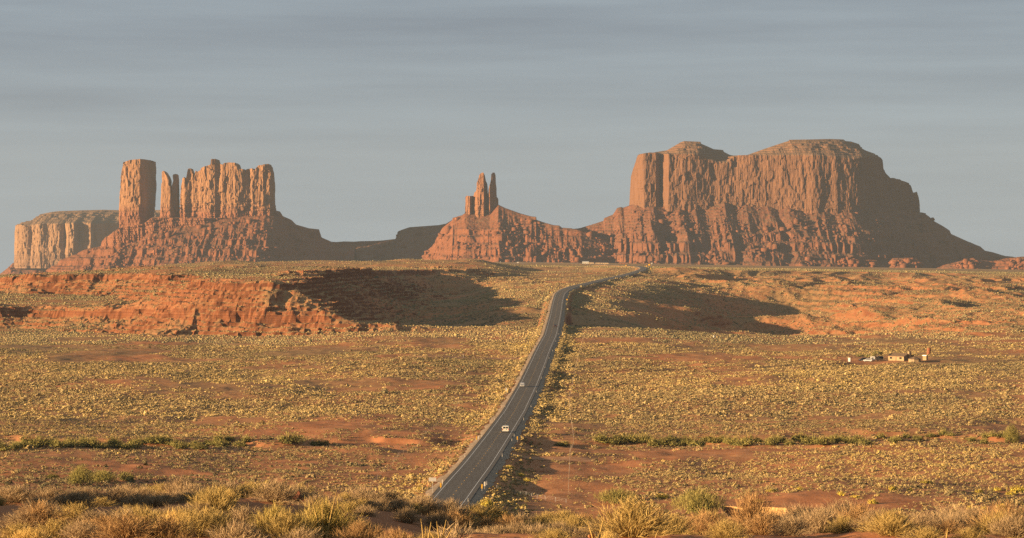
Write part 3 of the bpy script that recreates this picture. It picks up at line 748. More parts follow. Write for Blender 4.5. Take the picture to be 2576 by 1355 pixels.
cliff('crested_wall', YC_, ZA((1345,300),(1338,340),(1333,420),(1332,520),(1328,640),(1300,760)), ZA((1985,200),(2002,222),(2010,270),(2018,330),(2020,400),(2022,460),(2028,560),(2040,760)),
      ZA((1330,420),(1337,350),(1345,318),(1352,303),(1364,297),(1371,306),(1374,345),(1380,300),(1388,244),(1396,232),(1410,232),(1412,240),(1424,276),(1429,330),(1433,350),(1437,262),(1441,249),(1456,256),(1480,246),(1495,229),(1530,216),(1564,206),(1567,165),(1601,164),(1611,195),(1640,203),(1652,207),(1661,195),(1690,190),(1741,192),(1755,201),(1766,236),(1790,238),(1811,241),(1816,262),(1822,262),(1828,238),(1871,233),(1878,245),(1886,248),(1892,234),(1911,212),(1944,208),(1954,203),(1985,200),(2002,222),(2011,270)),
      ZA((1300,755),(2040,755)),
      [(0,-10),(.03,-30),(.10,-42),(.14,-32),(.20,-46),(.30,-56),(.40,-66),(.435,-54),(.47,-62),(.60,-70),(.70,-60),(.735,-54),(.80,-62),(.875,-66),(.905,-55),(.945,-54),(.975,-30),(1,20),(.9,60),(.5,66),(.05,46)], CLIFF, o, ns=1300, nv=170, seed=24,
      pil=((36,90,9),(12,30,4)), rough=5.0, beds=2.4, bedy=345.9+470*.3418, ncap=8, side=.12)
talus('talus_slope', YC_, ZA((-500,1220),(-300,1150),(-100,1085),(0,1030),(200,1010),(330,985),(450,905),(640,822),(740,790),(752,760),(768,738),(800,725),(830,702),(885,668),(960,662),(1060,642),(1085,610),(1110,590),(1180,582),(1330,590),(1900,560),(2028,540),(2060,546),(2080,580),(2140,608),(2172,642),(2260,668),(2332,676),(2336,690),(2350,736),(2420,768),(2600,800)), TAL, o,
      zb=[(-200,-112),(150,-105),(330,-70),(600,-34),(900,-30)], seed=31, gully=1.15, ledges=((-68,12),(-45,10),(-12,14),(18,14),(52,12)), toe=1.25, slope=27, depthf=[(200,0),(310,30),(390,30),(440,-20),(520,-40),(670,-40),(720,20),(820,140),(900,170)])
cliff('ledge_band', YC_-60, ZA((770,742),(762,770),(740,800)), ZA((2010,560),(2030,620),(2030,800)),
      ZA((760,745),(830,705),(885,668),(960,655),(1060,640),(1120,600),(1200,590),(1400,600),(1800,590),(1960,580),(2030,590)), ZA((740,860),(1300,800),(1640,700),(2030,700)),
      [(0,20),(.08,-30),(.3,-40),(.45,-34),(.6,-44),(.7,-10),(.85,10),(1,40),(1,90),(0,90)], CLIFF, o, ns=900, nv=60, seed=34, pil=((16,44,9),), rough=4, beds=3.2, ncap=8)

# ---- long dark ridge between the buttes
YR = 10420
o = empty('low_ridge', P(950, 655, YR), label='long low ridge lying in shade between the crested butte and the twin spires', cat='ridge')
talus('slope', YR, ZA((1900,600),(2200,690),(2335,720),(2360,745),(2420,770),(2480,772),(2530,768))+ZB((40,862),(100,858),(200,856),(300,850),(425,836),(440,800),(446,768),(480,752),(555,726),(700,715),(830,706),(900,692),(960,656),(1050,640),(1300,700)), TALD, o, zb=-50, seed=41, gully=.45, slope=24, ledges=((20,10),(50,12)), toe=1.15)
# ---- twin spires on a throne
YT_ = 9900
o = empty('twin_spire_butte', P(1240, 655, YT_), label='small butte in the middle crowned by two thin spires', cat='butte')
cliff('crown', YT_, ZB((1095,436),(1086,445),(1084,500),(1081,560),(1078,590),(1050,700)), ZB((1355,219),(1361,240),(1361,290),(1368,350),(1372,440),(1384,455),(1388,510),(1400,560),(1420,700)),
      ZB((1080,450),(1087,438),(1105,433),(1122,438),(1158,433),(1163,404),(1184,386),(1187,340),(1191,318),(1204,290),(1202,262),(1208,246),(1218,231),(1238,218),(1254,221),(1264,248),(1270,290),(1285,320),(1289,366),(1290,418),(1293,418),(1297,380),(1311,330),(1325,288),(1331,240),(1326,226),(1336,218),(1355,219),(1361,240)),
      ZB((1050,690),(1420,690)), [(0,-10),(.06,-40),(.2,-52),(.26,-30),(.4,-66),(.55,-70),(.62,-34),(.70,-66),(.82,-50),(.88,-10),(1,30),(.8,60),(.3,60)], THR, o, ns=900, nv=150, seed=51, pil=((20,44,8),(9,18,3)), rough=4, beds=2.0, bedy=377.4+480*.2686, ncap=6, side=.12)
talus('talus_slope', YT_, ZB((640,1010),(760,900),(860,730),(905,696),(955,660),(962,638),(1050,614),(1078,596),(1200,606),(1310,588),(1372,530),(1390,517),(1452,548),(1600,602),(1700,630),(1740,633),(1744,662),(1822,690),(1900,712),(1952,716),(1975,736),(2060,742),(2200,780),(2500,900)), TAL, o, zb=-34, seed=52, gully=1.25,
      ledges=((-6,14),(22,13),(60,16),(84,12)), toe=1.15, slope=29, depthf=[(1080,150),(1140,0),(1175,-40),(1250,-44),(1310,-90),(1380,-180),(1450,-230),(1600,-260)])
# ---- great two-humped mesa on the right
YM = 9800
o = empty('great_mesa', P(1950, 665, YM), label='largest mesa, at right, two-humped with sheer brown walls above gullied red slopes', cat='mesa')
cliff('cliff', YM, ZC((270,168),(240,177),(228,220),(210,260),(195,310),(188,400),(183,485),(170,560)), ZC((1620,130),(1690,155),(1722,186),(1745,206),(1752,260),(1765,290),(1800,318),(1860,324),(1930,345),(1955,402),(1990,420),(1998,440),(2003,470),(2006,540),(2010,560)),
      ZC((236,178),(275,168),(320,165),(360,158),(415,150),(440,135),(500,100),(520,93),(620,98),(624,110),(660,125),(700,143),(758,148),(764,160),(800,178),(850,187),(900,181),(958,160),(1000,145),(1060,125),(1110,108),(1160,92),(1166,85),(1280,83),(1420,77),(1510,78),(1525,88),(1560,90),(1614,105),(1618,125),(1660,145),(1715,163),(1722,186),(1745,205),(1752,260),(1765,290),(1800,318),(1850,308),(1860,315),(1885,302),(1910,303),(1925,330),(1940,360),(1955,402),(1966,405),(1980,391),(1991,396),(1996,430)),
      ZC((170,555),(2010,555)),
      [(0,40),(.02,-20),(.05,-60),(.09,-62),(.105,-30),(.13,-84),(.18,-90),(.25,-70),(.34,-64),(.44,-74),(.52,-90),(.60,-110),(.68,-100),(.735,-84),(.765,-70),(.785,-20),(.83,60),(.90,150),(.96,200),(1,240),(.97,300),(.5,330),(0.05,200)], TOMBR, o,
      rim=ZC((236,182),(270,178),(300,172),(430,186),(480,182),(600,186),(640,214),(700,232),(760,238),(800,200),(830,190),(870,189),(1000,192),(1200,192),(1380,198),(1500,214),(1580,206),(1640,190),(1720,190),(1745,208),(1752,262),(1765,292),(1800,322),(1850,314),(1885,306),(1910,308),(1925,335),(1940,365),(1955,408),(1966,410),(1980,396),(1996,436)),
      spine=[(0,90),(.25,80),(.6,90),(.8,190),(1,262)], ns=1800, nv=120, seed=61, pil=((60,140,13),(30,70,4)), rough=4.0, beds=1.2, bedy=314.5+440*.4141, ncap=44, capn=10, side=.2)
talus('talus_slope', YM+40, ZB((1700,800),(1900,745),(1975,737),(2000,735),(2100,741),(2152,735),(2300,690),(2374,666),(2381,640))+ZC((25,566),(78,546),(96,518),(104,506),(126,500),(140,504),(183,489),(240,482),(300,472),(400,488),(470,462),(520,490),(560,470),(620,496),(740,452),(800,488),(870,470),(940,484),(1000,468),(1060,490),(1120,462),(1220,494),(1300,476),(1400,498),(1500,478),(1560,494),(1610,478),(1760,500),(2006,530),(2040,552),(2078,584),(2130,612),(2174,640),(2182,660),(2250,690),(2330,724),(2370,738),(2400,764),(2450,774),(2530,798),(2576,802),(2700,835),(2900,870)), TALD, o,
      zb=[(1400,-30),(1700,-36),(2100,-44),(2576,-58),(2800,-66)], seed=62, gully=1.3, ledges=((-26,15),(-4,14),(34,20),(70,18)), toe=1.2, slope=30,
      bulge=[(1400,.9),(1600,1),(2100,1.12),(2200,1.05),(2300,.8),(2600,.8)], depthf=[(1400,-10),(1570,-10),(1600,-62),(1700,-66),(1900,-82),(2100,-80),(2180,-10),(2330,160),(2600,240)])

talus('foothill', 9250, [(2330,690),(2372,668),(2420,656),(2448,649),(2470,655),(2500,658),(2532,650),(2576,646),(2640,650),(2720,668)], TAL, o, zb=-40, seed=71, gully=1.6, slope=24, ledges=((-14,9),), toe=1.0, nrow=60, back=160)
talus('foothill', 9350, [(1930,690),(1985,668),(2012,660),(2035,648),(2052,654),(2085,664),(2100,652),(2140,648),(2200,655),(2228,668),(2246,650),(2290,649),(2311,655),(2316,672),(2330,690)], TAL, o, zb=-34, seed=72, gully=1.4, slope=28, ledges=((-16,8),), toe=1.0, nrow=60, back=160)
# ================================================================== VEGETATION
def hit(xD, yD, y0=20.0, y1=9000.0):
    """where the line of sight through a measured spot first meets the ground"""
    Yc = np.concatenate([np.arange(y0, 130, .5), np.arange(max(130, y0), 2000, 2.0), np.arange(2000, y1, 5.0)])
    Yc = Yc[(Yc >= y0) & (Yc <= y1)]
    X = (xD-CX0)/F_PX*Yc; z = (HY0-yD)/F_PX*Yc
    k = np.argmax(z <= H(X, Yc))
    return float(X[k]), float(Yc[k]), H1(X[k], Yc[k])
def plant_mat(name, stops, trans=0.0, attr='tint'):
    m, t, b = newmat(name, 0.95, 0.02); g = NG(t)
    a = g.n('ShaderNodeAttribute', attribute_name=attr).outputs['Fac']
    rn = g.n('ShaderNodeObjectInfo').outputs['Random']
    a2 = g.math('ADD', a, g.math('MULTIPLY_ADD', rn, 0.16, -0.08))
    c = g.ramp(a2, stops)
    g.link(c, b.inputs['Base Color'])
    return m
SCRUB = plant_mat('scrub_leaves', [(0.0, (.090,.068,.044)), (0.3, (.165,.145,.078)), (0.55, (.295,.222,.106)), (0.8, (.39,.295,.128)), (1.0, (.48,.36,.115))])

def soup(n, r, h, size, seed, flat=.0, squash=1.0, lobes=1):
    """n leaf clumps (triangles) over a dome of radius r and height h, centred on the origin's ground"""
    q = np.random.default_rng(seed)
    u = q.uniform(0, 2*np.pi, n); s = q.uniform(0.0, 1.0, n)
    ph = np.arccos(s); rr = q.uniform(.62, 1.0, n)
    d = np.stack([np.sin(ph)*np.cos(u), np.sin(ph)*np.sin(u), np.cos(ph)], -1)
    c = d*rr[:,None]*np.array([r, r, h])
    if lobes > 1:
        lc = q.uniform(-.55, .55, (lobes, 3))*np.array([r, r, 0]); lh = q.uniform(.55, 1.0, lobes)
        li = q.integers(0, lobes, n); c = c*np.array([.55,.55,1])*np.stack([np.ones(n), np.ones(n), lh[li]], -1) + lc[li]
    nrm = d + q.normal(0, .55, (n, 3)); nrm /= np.linalg.norm(nrm, axis=1)[:,None]
    t1 = np.cross(nrm, q.normal(0, 1, (n, 3))); t1 /= np.linalg.norm(t1, axis=1)[:,None]+1e-9
    t2 = np.cross(nrm, t1)
    sz = size*q.uniform(.6, 1.35, n)[:,None]
    V = np.stack([c + t1*sz, c - t1*sz*.5 + t2*sz*.87, c - t1*sz*.5 - t2*sz*.87], 1)
    V[...,2] = np.maximum(V[...,2], 0.0)
    return V.reshape(-1, 3), np.arange(3*n).reshape(-1, 3)
def instance(protos, pts, sc, rot, tint, hs):
    """lay copies of small meshes into one sheet of vertices"""
    vs, fs, at, n = [], [], [], 0
    pid = rng.integers(0, len(protos), len(pts))
    for k, (v, f) in enumerate(protos):
        m = pid == k
        if not m.any(): continue
        c, s = np.cos(rot[m]), np.sin(rot[m])
        x = (v[None,:,0]*c[:,None]-v[None,:,1]*s[:,None])*sc[m][:,None]
        y = (v[None,:,0]*s[:,None]+v[None,:,1]*c[:,None])*sc[m][:,None]
        z = v[None,:,2]*(sc[m]*hs[m])[:,None]
        V = np.stack([x, y, z], -1) + pts[m][:,None,:]
        F = f[None,:,:] + (np.arange(m.sum())*len(v))[:,None,None] + n
        # tint gets paler from the heart up to the crown tips
        tz = (v[:,2]/max(v[:,2].max(), 1e-6))
        A = tint[m][:,None] + (tz-0.6)[None,:]*0.18
        vs.append(V.reshape(-1, 3)); fs.append(F.reshape(-1, 3)); at.append(A.ravel()); n += V.shape[0]*V.shape[1]
    return np.concatenate(vs), np.concatenate(fs), np.concatenate(at)
near_p = [soup(34, 1, .85, .26, 100+k, lobes=2 if k % 2 else 1) for k in range(6)]
mid_p = [soup(12, 1, .80, .44, 120+k) for k in range(5)]
def crumpled(seed):
    q = np.random.default_rng(seed)
    a = np.arange(6)*np.pi/3 + q.uniform(-.3, .3, 6); r = q.uniform(.65, 1.15, 6)
    v = np.concatenate([np.stack([r*np.cos(a), r*np.sin(a), q.uniform(.0, .25, 6)], -1), [[q.uniform(-.3,.3), q.uniform(-.3,.3), .8]], np.stack([.7*r*np.cos(a+.5), .7*r*np.sin(a+.5), q.uniform(.4, .8, 6)], -1)])
    f = [(i, (i+1)%6, 7+i) for i in range(6)] + [(7+i, (i+1)%6, 7+(i+1)%6) for i in range(6)] + [(7+i, 7+(i+1)%6, 6) for i in range(6)]
    return v, np.array(f)
far_p = [crumpled(140+k) for k in range(5)]

def scatter(y0, y1, dens, n0=0):
    n = int(0.5*(y1*y1-y0*y0)*(2780/F_PX)*dens)
    Y = np.sqrt(rng.uniform(y0*y0, y1*y1, n)); xD = rng.uniform(-90, 2690, n)
    return (xD-CX0)/F_PX*Y, Y
VEG_TRI = []
zones = [(500,640,.46),(640,840,.44),(840,1000,.44),(1000,1320,.58),(1320,1480,.50),(1480,1760,.34),(1760,2050,.24),(2050,2700,.17),(2700,3400,.10),(3400,5300,.03)]
yard = lambda X, Y: (np.abs(Y-1492) < 24) & (X > 170) & (X < 222)
for (y0, y1, d) in zones:
    X, Y = scatter(y0, y1, d)
    Z = H(X, Y); e = 2.0
    sl = np.hypot(H(X+e, Y)-Z, H(X, Y+e)-Z)/e
    rd = np.abs(rdist(X, Y))
    patch = fbm2(X/55, Y/85, 4, 81) + 0.35*fbm2(X/9, Y/13, 2, 82)
    thr = -0.10 if y0 >= 1000 and y0 < 1480 else (-.04 if y0 < 1000 else 0.02)
    # bare aprons near the dry wash, on the cut flats and beside the side tracks
    keep = (patch > np.where((X > 150) & (Y > 1950), -.35, thr) - 0.35*rng.random(len(X))) & (rd > 6.3+rng.random(len(X))*1.6) & (sl < .42+.3*rng.random(len(X))*(Y > 2000)) & ~yard(X, Y)
    bare = (Y < 760) & (X > 3) & (X < 24) & (Y < 690)
    keep &= ~((X > -285) & (X < -95) & (Y > 1925) & (Y < 2150) & (rng.random(len(X)) < .8))
    keep &= ~(bare & (rng.random(len(X)) < .9))
    keep &= ~((np.abs(Y-yj-3) < 5) & (X > 0) & (X < 22)) & ~((np.abs(Y-yj2) < 9) & (X < xj2) & (X > xj2-60))
    X, Y, Z, rd, patch, sl = (a[keep] for a in (X, Y, Z, rd, patch, sl))
    n = len(X)
    r = np.exp(rng.normal(math.log(.40), .40, n))*np.interp(Y, [500,900,1500,2200,3400,5200], [.92,1.0,1.05,1.15,1.3,1.5])
    r = np.where(rd < 17, r*1.18, r)
    tint = .54 + .13*rng.normal(0, 1, n) + .30*fbm2(X/120, Y/160, 3, 83) + np.where((Y > 840) & (Y < 1750), .10, 0) - np.where(Y > 2000, .16, 0) + np.where((rd < 20) & (Y < 1900), .18, 0)
    tint = np.clip(tint, .05, .98)
    hs = rng.uniform(.75, 1.15, n)
    pr = near_p if y1 <= 1000 else (mid_p if y1 <= 1760 else far_p)
    VEG_TRI.append(instance(pr, np.stack([X, Y, Z-.04], -1), r, rng.uniform(0, 6.28, n), tint, hs))
# taller brush fed by run-off along both shoulders
n = 5200
Y = np.sqrt(rng.uniform(500**2, 2000**2, n)); off = (6.6 + rng.gamma(2.0, 2.2, n))*rng.choice([-1, 1], n)
X = xroad(Y) + off; keep = ~((np.abs(Y-yj-3) < 6) & (off > 0)) & ~((np.abs(Y-yj2) < 9) & (off < 0)); X, Y, off = X[keep], Y[keep], off[keep]; n = len(X)
VEG_TRI.append(instance(near_p, np.stack([X, Y, H(X, Y)-.04], -1), np.exp(rng.normal(math.log(.62), .3, n)), rng.uniform(0, 6.28, n), np.clip(.66+.15*rng.normal(0, 1, n), .2, 1), rng.uniform(.8, 1.2, n)))
vs, fs, at, n = [], [], [], 0
for v, f, a in VEG_TRI: vs.append(v); fs.append(f+n); at.append(a); n += len(v)
scr = mesh_np('desert_scrub', np.concatenate(vs), tris=np.concatenate(fs), mat=SCRUB, attr={'tint': np.concatenate(at)})
tag(scr, kind='stuff'); del vs, fs, at, VEG_TRI

# ---- twiggy bushes of the near rise
def ribbons(P0, P1, P2, w, q):
    """curved tapering strips through three points each"""
    n = len(P0); d = P2-P0
    side = np.cross(d, q.normal(0, 1, (n, 3))); side /= np.linalg.norm(side, axis=1)[:,None]+1e-9
    wv = side*np.asarray(w).reshape(-1, 1)
    V = np.stack([P0-wv, P0+wv, P1-wv*.75, P1+wv*.75, P2-wv*.25, P2+wv*.25], 1).reshape(-1, 3)
    b = np.arange(n)[:,None]*6
    Q = np.concatenate([b+np.array([[0,1,3,2]]), b+np.array([[2,3,5,4]])])
    return V, Q
def twigs(seed, nmain, nsec, R, Ht, w, el=(15, 88), droop=.12, sec=.32, root=.16, up=.3, tints=(.3,.7)):
    q = np.random.default_rng(seed)
    az = q.uniform(0, 2*np.pi, nmain); e = np.radians(q.uniform(*el, nmain)); L = q.uniform(.72, 1.0, nmain)
    tip = np.stack([np.cos(e)*np.cos(az)*R, np.cos(e)*np.sin(az)*R, np.sin(e)*Ht], -1)*L[:,None]
    base = np.stack([np.cos(az)*root*R, np.sin(az)*root*R, np.zeros(nmain)], -1)*q.uniform(.1, 1, nmain)[:,None]
    mid = (base+tip)/2 + q.normal(0, .05, (nmain, 3))*R + np.array([0, 0, droop*Ht])
    V, Q = ribbons(base, mid, tip, np.full(nmain, w)*q.uniform(.7, 1.4, nmain), q)
    T = [np.repeat(q.uniform(tints[0]*.7, tints[0]+.15, nmain), 6)]
    i = np.repeat(np.arange(nmain), nsec); t = q.uniform(.30, 1.0, len(i))[:,None]
    p0 = (1-t)**2*base[i] + 2*t*(1-t)*mid[i] + t*t*tip[i]
    dirn = tip[i]-base[i]; dirn /= np.linalg.norm(dirn, axis=1)[:,None]+1e-9
    dirn = dirn + q.normal(0, .55, (len(i), 3)) + np.array([0, 0, up]); dirn /= np.linalg.norm(dirn, axis=1)[:,None]
    l = (sec*R*q.uniform(.5, 1.2, len(i)))[:,None]
    p2 = p0 + dirn*l; p2[:,2] = np.maximum(p2[:,2], .02)
    p1 = p0 + dirn*l*.5 + q.normal(0, .05, (len(i), 3))*l
    V2, Q2 = ribbons(p0, p1, p2, np.full(len(i), w*.75)*q.uniform(.6, 1.3, len(i)), q)
    T.append(np.repeat(q.uniform(*tints, len(i)), 6))
    return np.concatenate([V, V2]), np.concatenate([Q, Q2+len(V)]), np.concatenate(T)
GREY = plant_mat('grey_twigs', [(0, (.10,.070,.042)), (.5, (.27,.190,.105)), (1, (.44,.325,.185))])
GOLD = plant_mat('golden_stems', [(0, (.13,.095,.032)), (.5, (.33,.235,.085)), (1, (.50,.37,.14))])
GREEN = plant_mat('yellow_green_stems', [(0, (.11,.085,.025)), (.5, (.31,.235,.07)), (1, (.48,.37,.12))])
RUST = plant_mat('rust_twigs', [(0, (.11,.062,.03)), (.5, (.30,.18,.08)), (1, (.44,.285,.13))])
STRAW = plant_mat('straw_grass', [(0, (.25,.16,.05)), (.5, (.52,.36,.12)), (1, (.68,.50,.20))])
def proto(name, seed, mat, **k):
    V, Q, T = twigs(seed, **k)
    me = mesh_np(name, V, quads=Q, mat=mat, attr={'tint': T}, link=False); return me
G1 = [proto('twiggy_bush', 200+k, GREY, nmain=260, nsec=9, R=.62, Ht=.60, w=.0036, el=(4, 88), sec=.27, tints=(.35,.95)) for k in range(3)]
G2 = [proto('golden_bush', 210+k, GOLD, nmain=280, nsec=9, R=.60, Ht=.66, w=.0036, el=(8, 88), sec=.27, up=.45, tints=(.3,.95)) for k in range(3)]
G3 = [proto('green_stem_bush', 220+k, GREEN, nmain=320, nsec=9, R=.62, Ht=.60, w=.0036, el=(8, 89), sec=.27, up=.5, tints=(.35,.95)) for k in range(2)]
G4 = [proto('rust_bush', 230+k, RUST, nmain=260, nsec=11, R=.60, Ht=.66, w=.0034, el=(2, 88), sec=.25, up=.2, tints=(.35,.95)) for k in range(2)]
G5 = [proto('grass_tuft', 240+k, STRAW, nmain=700, nsec=3, R=.50, Ht=.60, w=.0026, el=(25, 89), sec=.24, up=1.2, root=.5, droop=.04, tints=(.45,.95)) for k in range(2)]
G6 = [proto('dry_branch_bush', 250+k, GREY, nmain=42, nsec=6, R=.62, Ht=.62, w=.007, el=(25, 85), sec=.40, up=.5, tints=(.75,1.0)) for k in range(2)]
KIND = {'grey': (G1, 'twiggy_bush', 'bush'), 'gold': (G2, 'golden_bush', 'bush'), 'green': (G3, 'green_stem_bush', 'bush'), 'rust': (G4, 'rust_bush', 'bush'), 'tuft': (G5, 'grass_tuft', 'grass tuft'), 'dry': (G6, 'dry_branch_bush', 'bush')}
_cnt = [0]
def bush(kind, xD, Y, width, height, label, group=None, sink=.04):
    """a bush standing at column xD, Y metres away; width and height as measured on the print"""
    protos, nm, cat_ = KIND[kind]; _cnt[0] += 1
    me = protos[_cnt[0] % len(protos)]
    X = (xD-CX0)/F_PX*Y; m = Y/F_PX
    o = bpy.data.objects.new(nm, me.data if hasattr(me, 'data') else me); COL.objects.link(o)
    co = np.empty(len(o.data.vertices)*3, np.float32); o.data.vertices.foreach_get('co', co); co = co.reshape(-1, 3)
    w0, h0 = np.percentile(np.abs(co[:,0]), 97)*2, np.percentile(co[:,2], 98)
    o.location = (X, Y, H1(X, Y)-sink); o.rotation_euler = (0, 0, random.uniform(0, 6.28))
    s = width*m/w0; o.scale = (s, s, height*m/h0)
    return tag(o, label, cat_, group)
# (kind, column, distance, width, height, label) : the bushes one would point at
NB = [
 ('green', 815, 47, 185, 104, 'large yellow-green stemmed bush in the front row, left of the road'),
 ('green', 690, 46, 130, 82, 'low yellow-green bush directly left of the large green-stemmed front bush'),
 ('gold', 545, 55, 150, 84, 'wide tawny bush between the pale straw tuft and the green-stemmed bushes'),
 ('tuft', 440, 45, 95, 80, 'pale straw-yellow rounded grass tuft glowing at the bottom left'),
 ('grey', 315, 50, 165, 66, 'broad tan bush at bottom left, left of the straw tuft'),
 ('grey', 205, 46, 120, 52, 'sandy tan bush at bottom left beside the low tan tufts'),
 ('tuft', 75, 44, 90, 44, 'thin spiky straw tuft in the bottom left corner'),
 ('rust', 905, 45, 150, 72, 'russet bush just right of the large green-stemmed front bush'),
 ('rust', 1000, 43, 110, 66, 'orange-tan tangled bush in the front row, left of the tall dry stalks'),
 ('gold', 1085, 42, 90, 48, 'golden low bush at the foot of the tall dry stalks'),
 ('dry', 1140, 44, 125, 72, 'pale branching bush at the bottom, just right of the tall dry stalks'),
 ('gold', 1590, 47, 215, 98, 'broad golden-tan bush right of the orange rocks at the bottom edge'),
 ('tuft', 1530, 42, 60, 50, 'straw-coloured spiky tuft leaning left beside the orange rocks'),
 ('rust', 1772, 52, 120, 62, 'low russet bush between the broad golden bush and the tall rust bush'),
 ('rust', 1895, 54, 125, 104, 'tall rust-coloured bush standing in front of the yellow cut bank'),
 ('grey', 2010, 55, 140, 68, 'dark-based grey bush right of the tall rust bush'),
 ('grey', 2125, 56, 150, 82, 'wide dark-based grey bush with upright twigs, lower right'),
 ('gold', 2240, 47, 140, 66, 'straw-tan bush at the bottom right beside the bare orange patch'),
 ('rust', 2520, 48, 150, 84, 'reddish brown bush filling the bottom right corner'),
 ('grey', 2400, 58, 140, 74, 'grey bush with a dark shaded heart, right of the pale stones'),
 ('gold', 2330, 43, 120, 40, 'low blurred golden bush at the bottom edge on the right'),
 ('gold', 2440, 43, 90, 36, 'small golden bush at the bottom edge, left of the reddish brown bush'),
 ('dry', 1285, 61, 50, 44, 'bleached bare-branched bush catching sun in the dark hollow'),
 ('gold', 560, 68, 70, 40, 'tawny bush at the left end of the red rubble slope'),
 ('tuft', 578, 66, 40, 38, 'small pale tuft on the red rubble at the left'),
 ('gold', 640, 74, 110, 52, 'tall tawny bush on the skyline of the near rise, left of the rubble top'),
 ('grey', 745, 74, 90, 48, 'grey-tan bush on the crest beside the dark red boulder'),
 ('grey', 690, 70, 120, 60, 'ash-tan bush below the crest, above the green-stemmed bushes'),
 ('grey', 455, 72, 100, 58, 'grey-tan bush at the left shoulder of the near rise'),
 ('gold', 870, 76, 70, 42, 'tan bush alone on the crest, right of the dark red boulder'),
 ('rust', 1180, 78, 56, 30, 'reddish bush straight in front of the road, on the crest'),
]
for k, (kd, xD, Y, w, hgt, lab) in enumerate(NB): bush(kd, xD, Y, w, hgt, lab)
rb = random.Random(5)
used = [(b[1], b[2]) for b in NB]
GEN = {'grey': ('grey twiggy bush among others on the near rise', 'grey twiggy bushes on the near rise'),
       'gold': ('tawny brush clump among the grey bushes of the near rise', 'tawny brush clumps on the near rise'),
       'rust': ('small rusty brown bush among others on the near rise', 'rusty bushes on the near rise')}
def genrow(n, x0, x1, Y0, Y1, w, h, kinds):
    for i in range(n):
        xD = lerp(x0, x1, (i+rb.uniform(.1, .9))/n); Y = rb.uniform(Y0, Y1); kd = rb.choice(kinds)
        s = rb.uniform(.8, 1.25)
        bush(kd, xD, Y, w*s, h*s*rb.uniform(.85, 1.1), GEN[kd][0], GEN[kd][1])
genrow(40, 900, 1500, 66, 84, 80, 40, ['grey', 'grey', 'gold', 'rust'])
genrow(14, 1160, 1480, 54, 64, 96, 46, ['grey', 'grey'])
genrow(13, 1480, 1830, 62, 84, 92, 27, ['grey', 'grey', 'gold'])
genrow(19, 2000, 2576, 62, 84, 92, 27, ['grey', 'grey', 'gold'])
genrow(26, 1640, 2576, 46, 58, 124, 58, ['grey', 'gold', 'grey', 'rust'])
genrow(22, -20, 520, 50, 72, 104, 40, ['grey', 'grey', 'gold'])
genrow(20, 300, 960, 60, 84, 104, 40, ['grey', 'gold', 'grey'])
genrow(24, 40, 1020, 42, 54, 130, 62, ['gold', 'grey', 'rust'])
genrow(20, -30, 2600, 36, 41, 110, 36, ['gold', 'grey', 'rust'])
# ---- tall dry stalks
STALK = flat_mat('dry_stalk', (.36,.25,.085), .9, .05, .2, 6)
def stalks(xD, Y, hgt, n, spread, label, seed):
    q = random.Random(seed); X = (xD-CX0)/F_PX*Y; z = H1(X, Y); mb = MB()
    for i in range(n):
        a = Vector((q.uniform(-.02,.02), q.uniform(-.02,.02), 0)); l = hgt*q.uniform(.7, 1.0); dx = spread*(i-(n-1)/2)+q.uniform(-.02,.02)
        p1 = a + Vector((dx*.45, q.uniform(-.03,.03), l*.5)); p2 = a + Vector((dx, q.uniform(-.04,.04), l))
        mb.tube(a, p1, .011, .012, 5); mb.tube(p1, p2, .012, .003, 5)
    o = mb.build('dry_stalk', STALK); o.location = (X, Y, z-.05)
    return tag(o, label, 'dry stalk')
stalks(1072, 41, .52, 3, .05, 'tall upright pair of dry stalks in front of the dark hollow', 1)
stalks(1108, 41, .52, 4, .13, 'forked dry stalk spreading like fingers, right of the upright stalks', 2)
stalks(815, 46, 1.02, 3, .20, 'long thin dry stalks rising above the large green-stemmed bush', 3)
stalks(1500, 40, .46, 2, .2, 'leaning dry stalk beside the orange rocks at the bottom', 4)
stalks(2382, 41, .36, 2, .05, 'single dry stalk in front of the dark bush at lower right', 5)

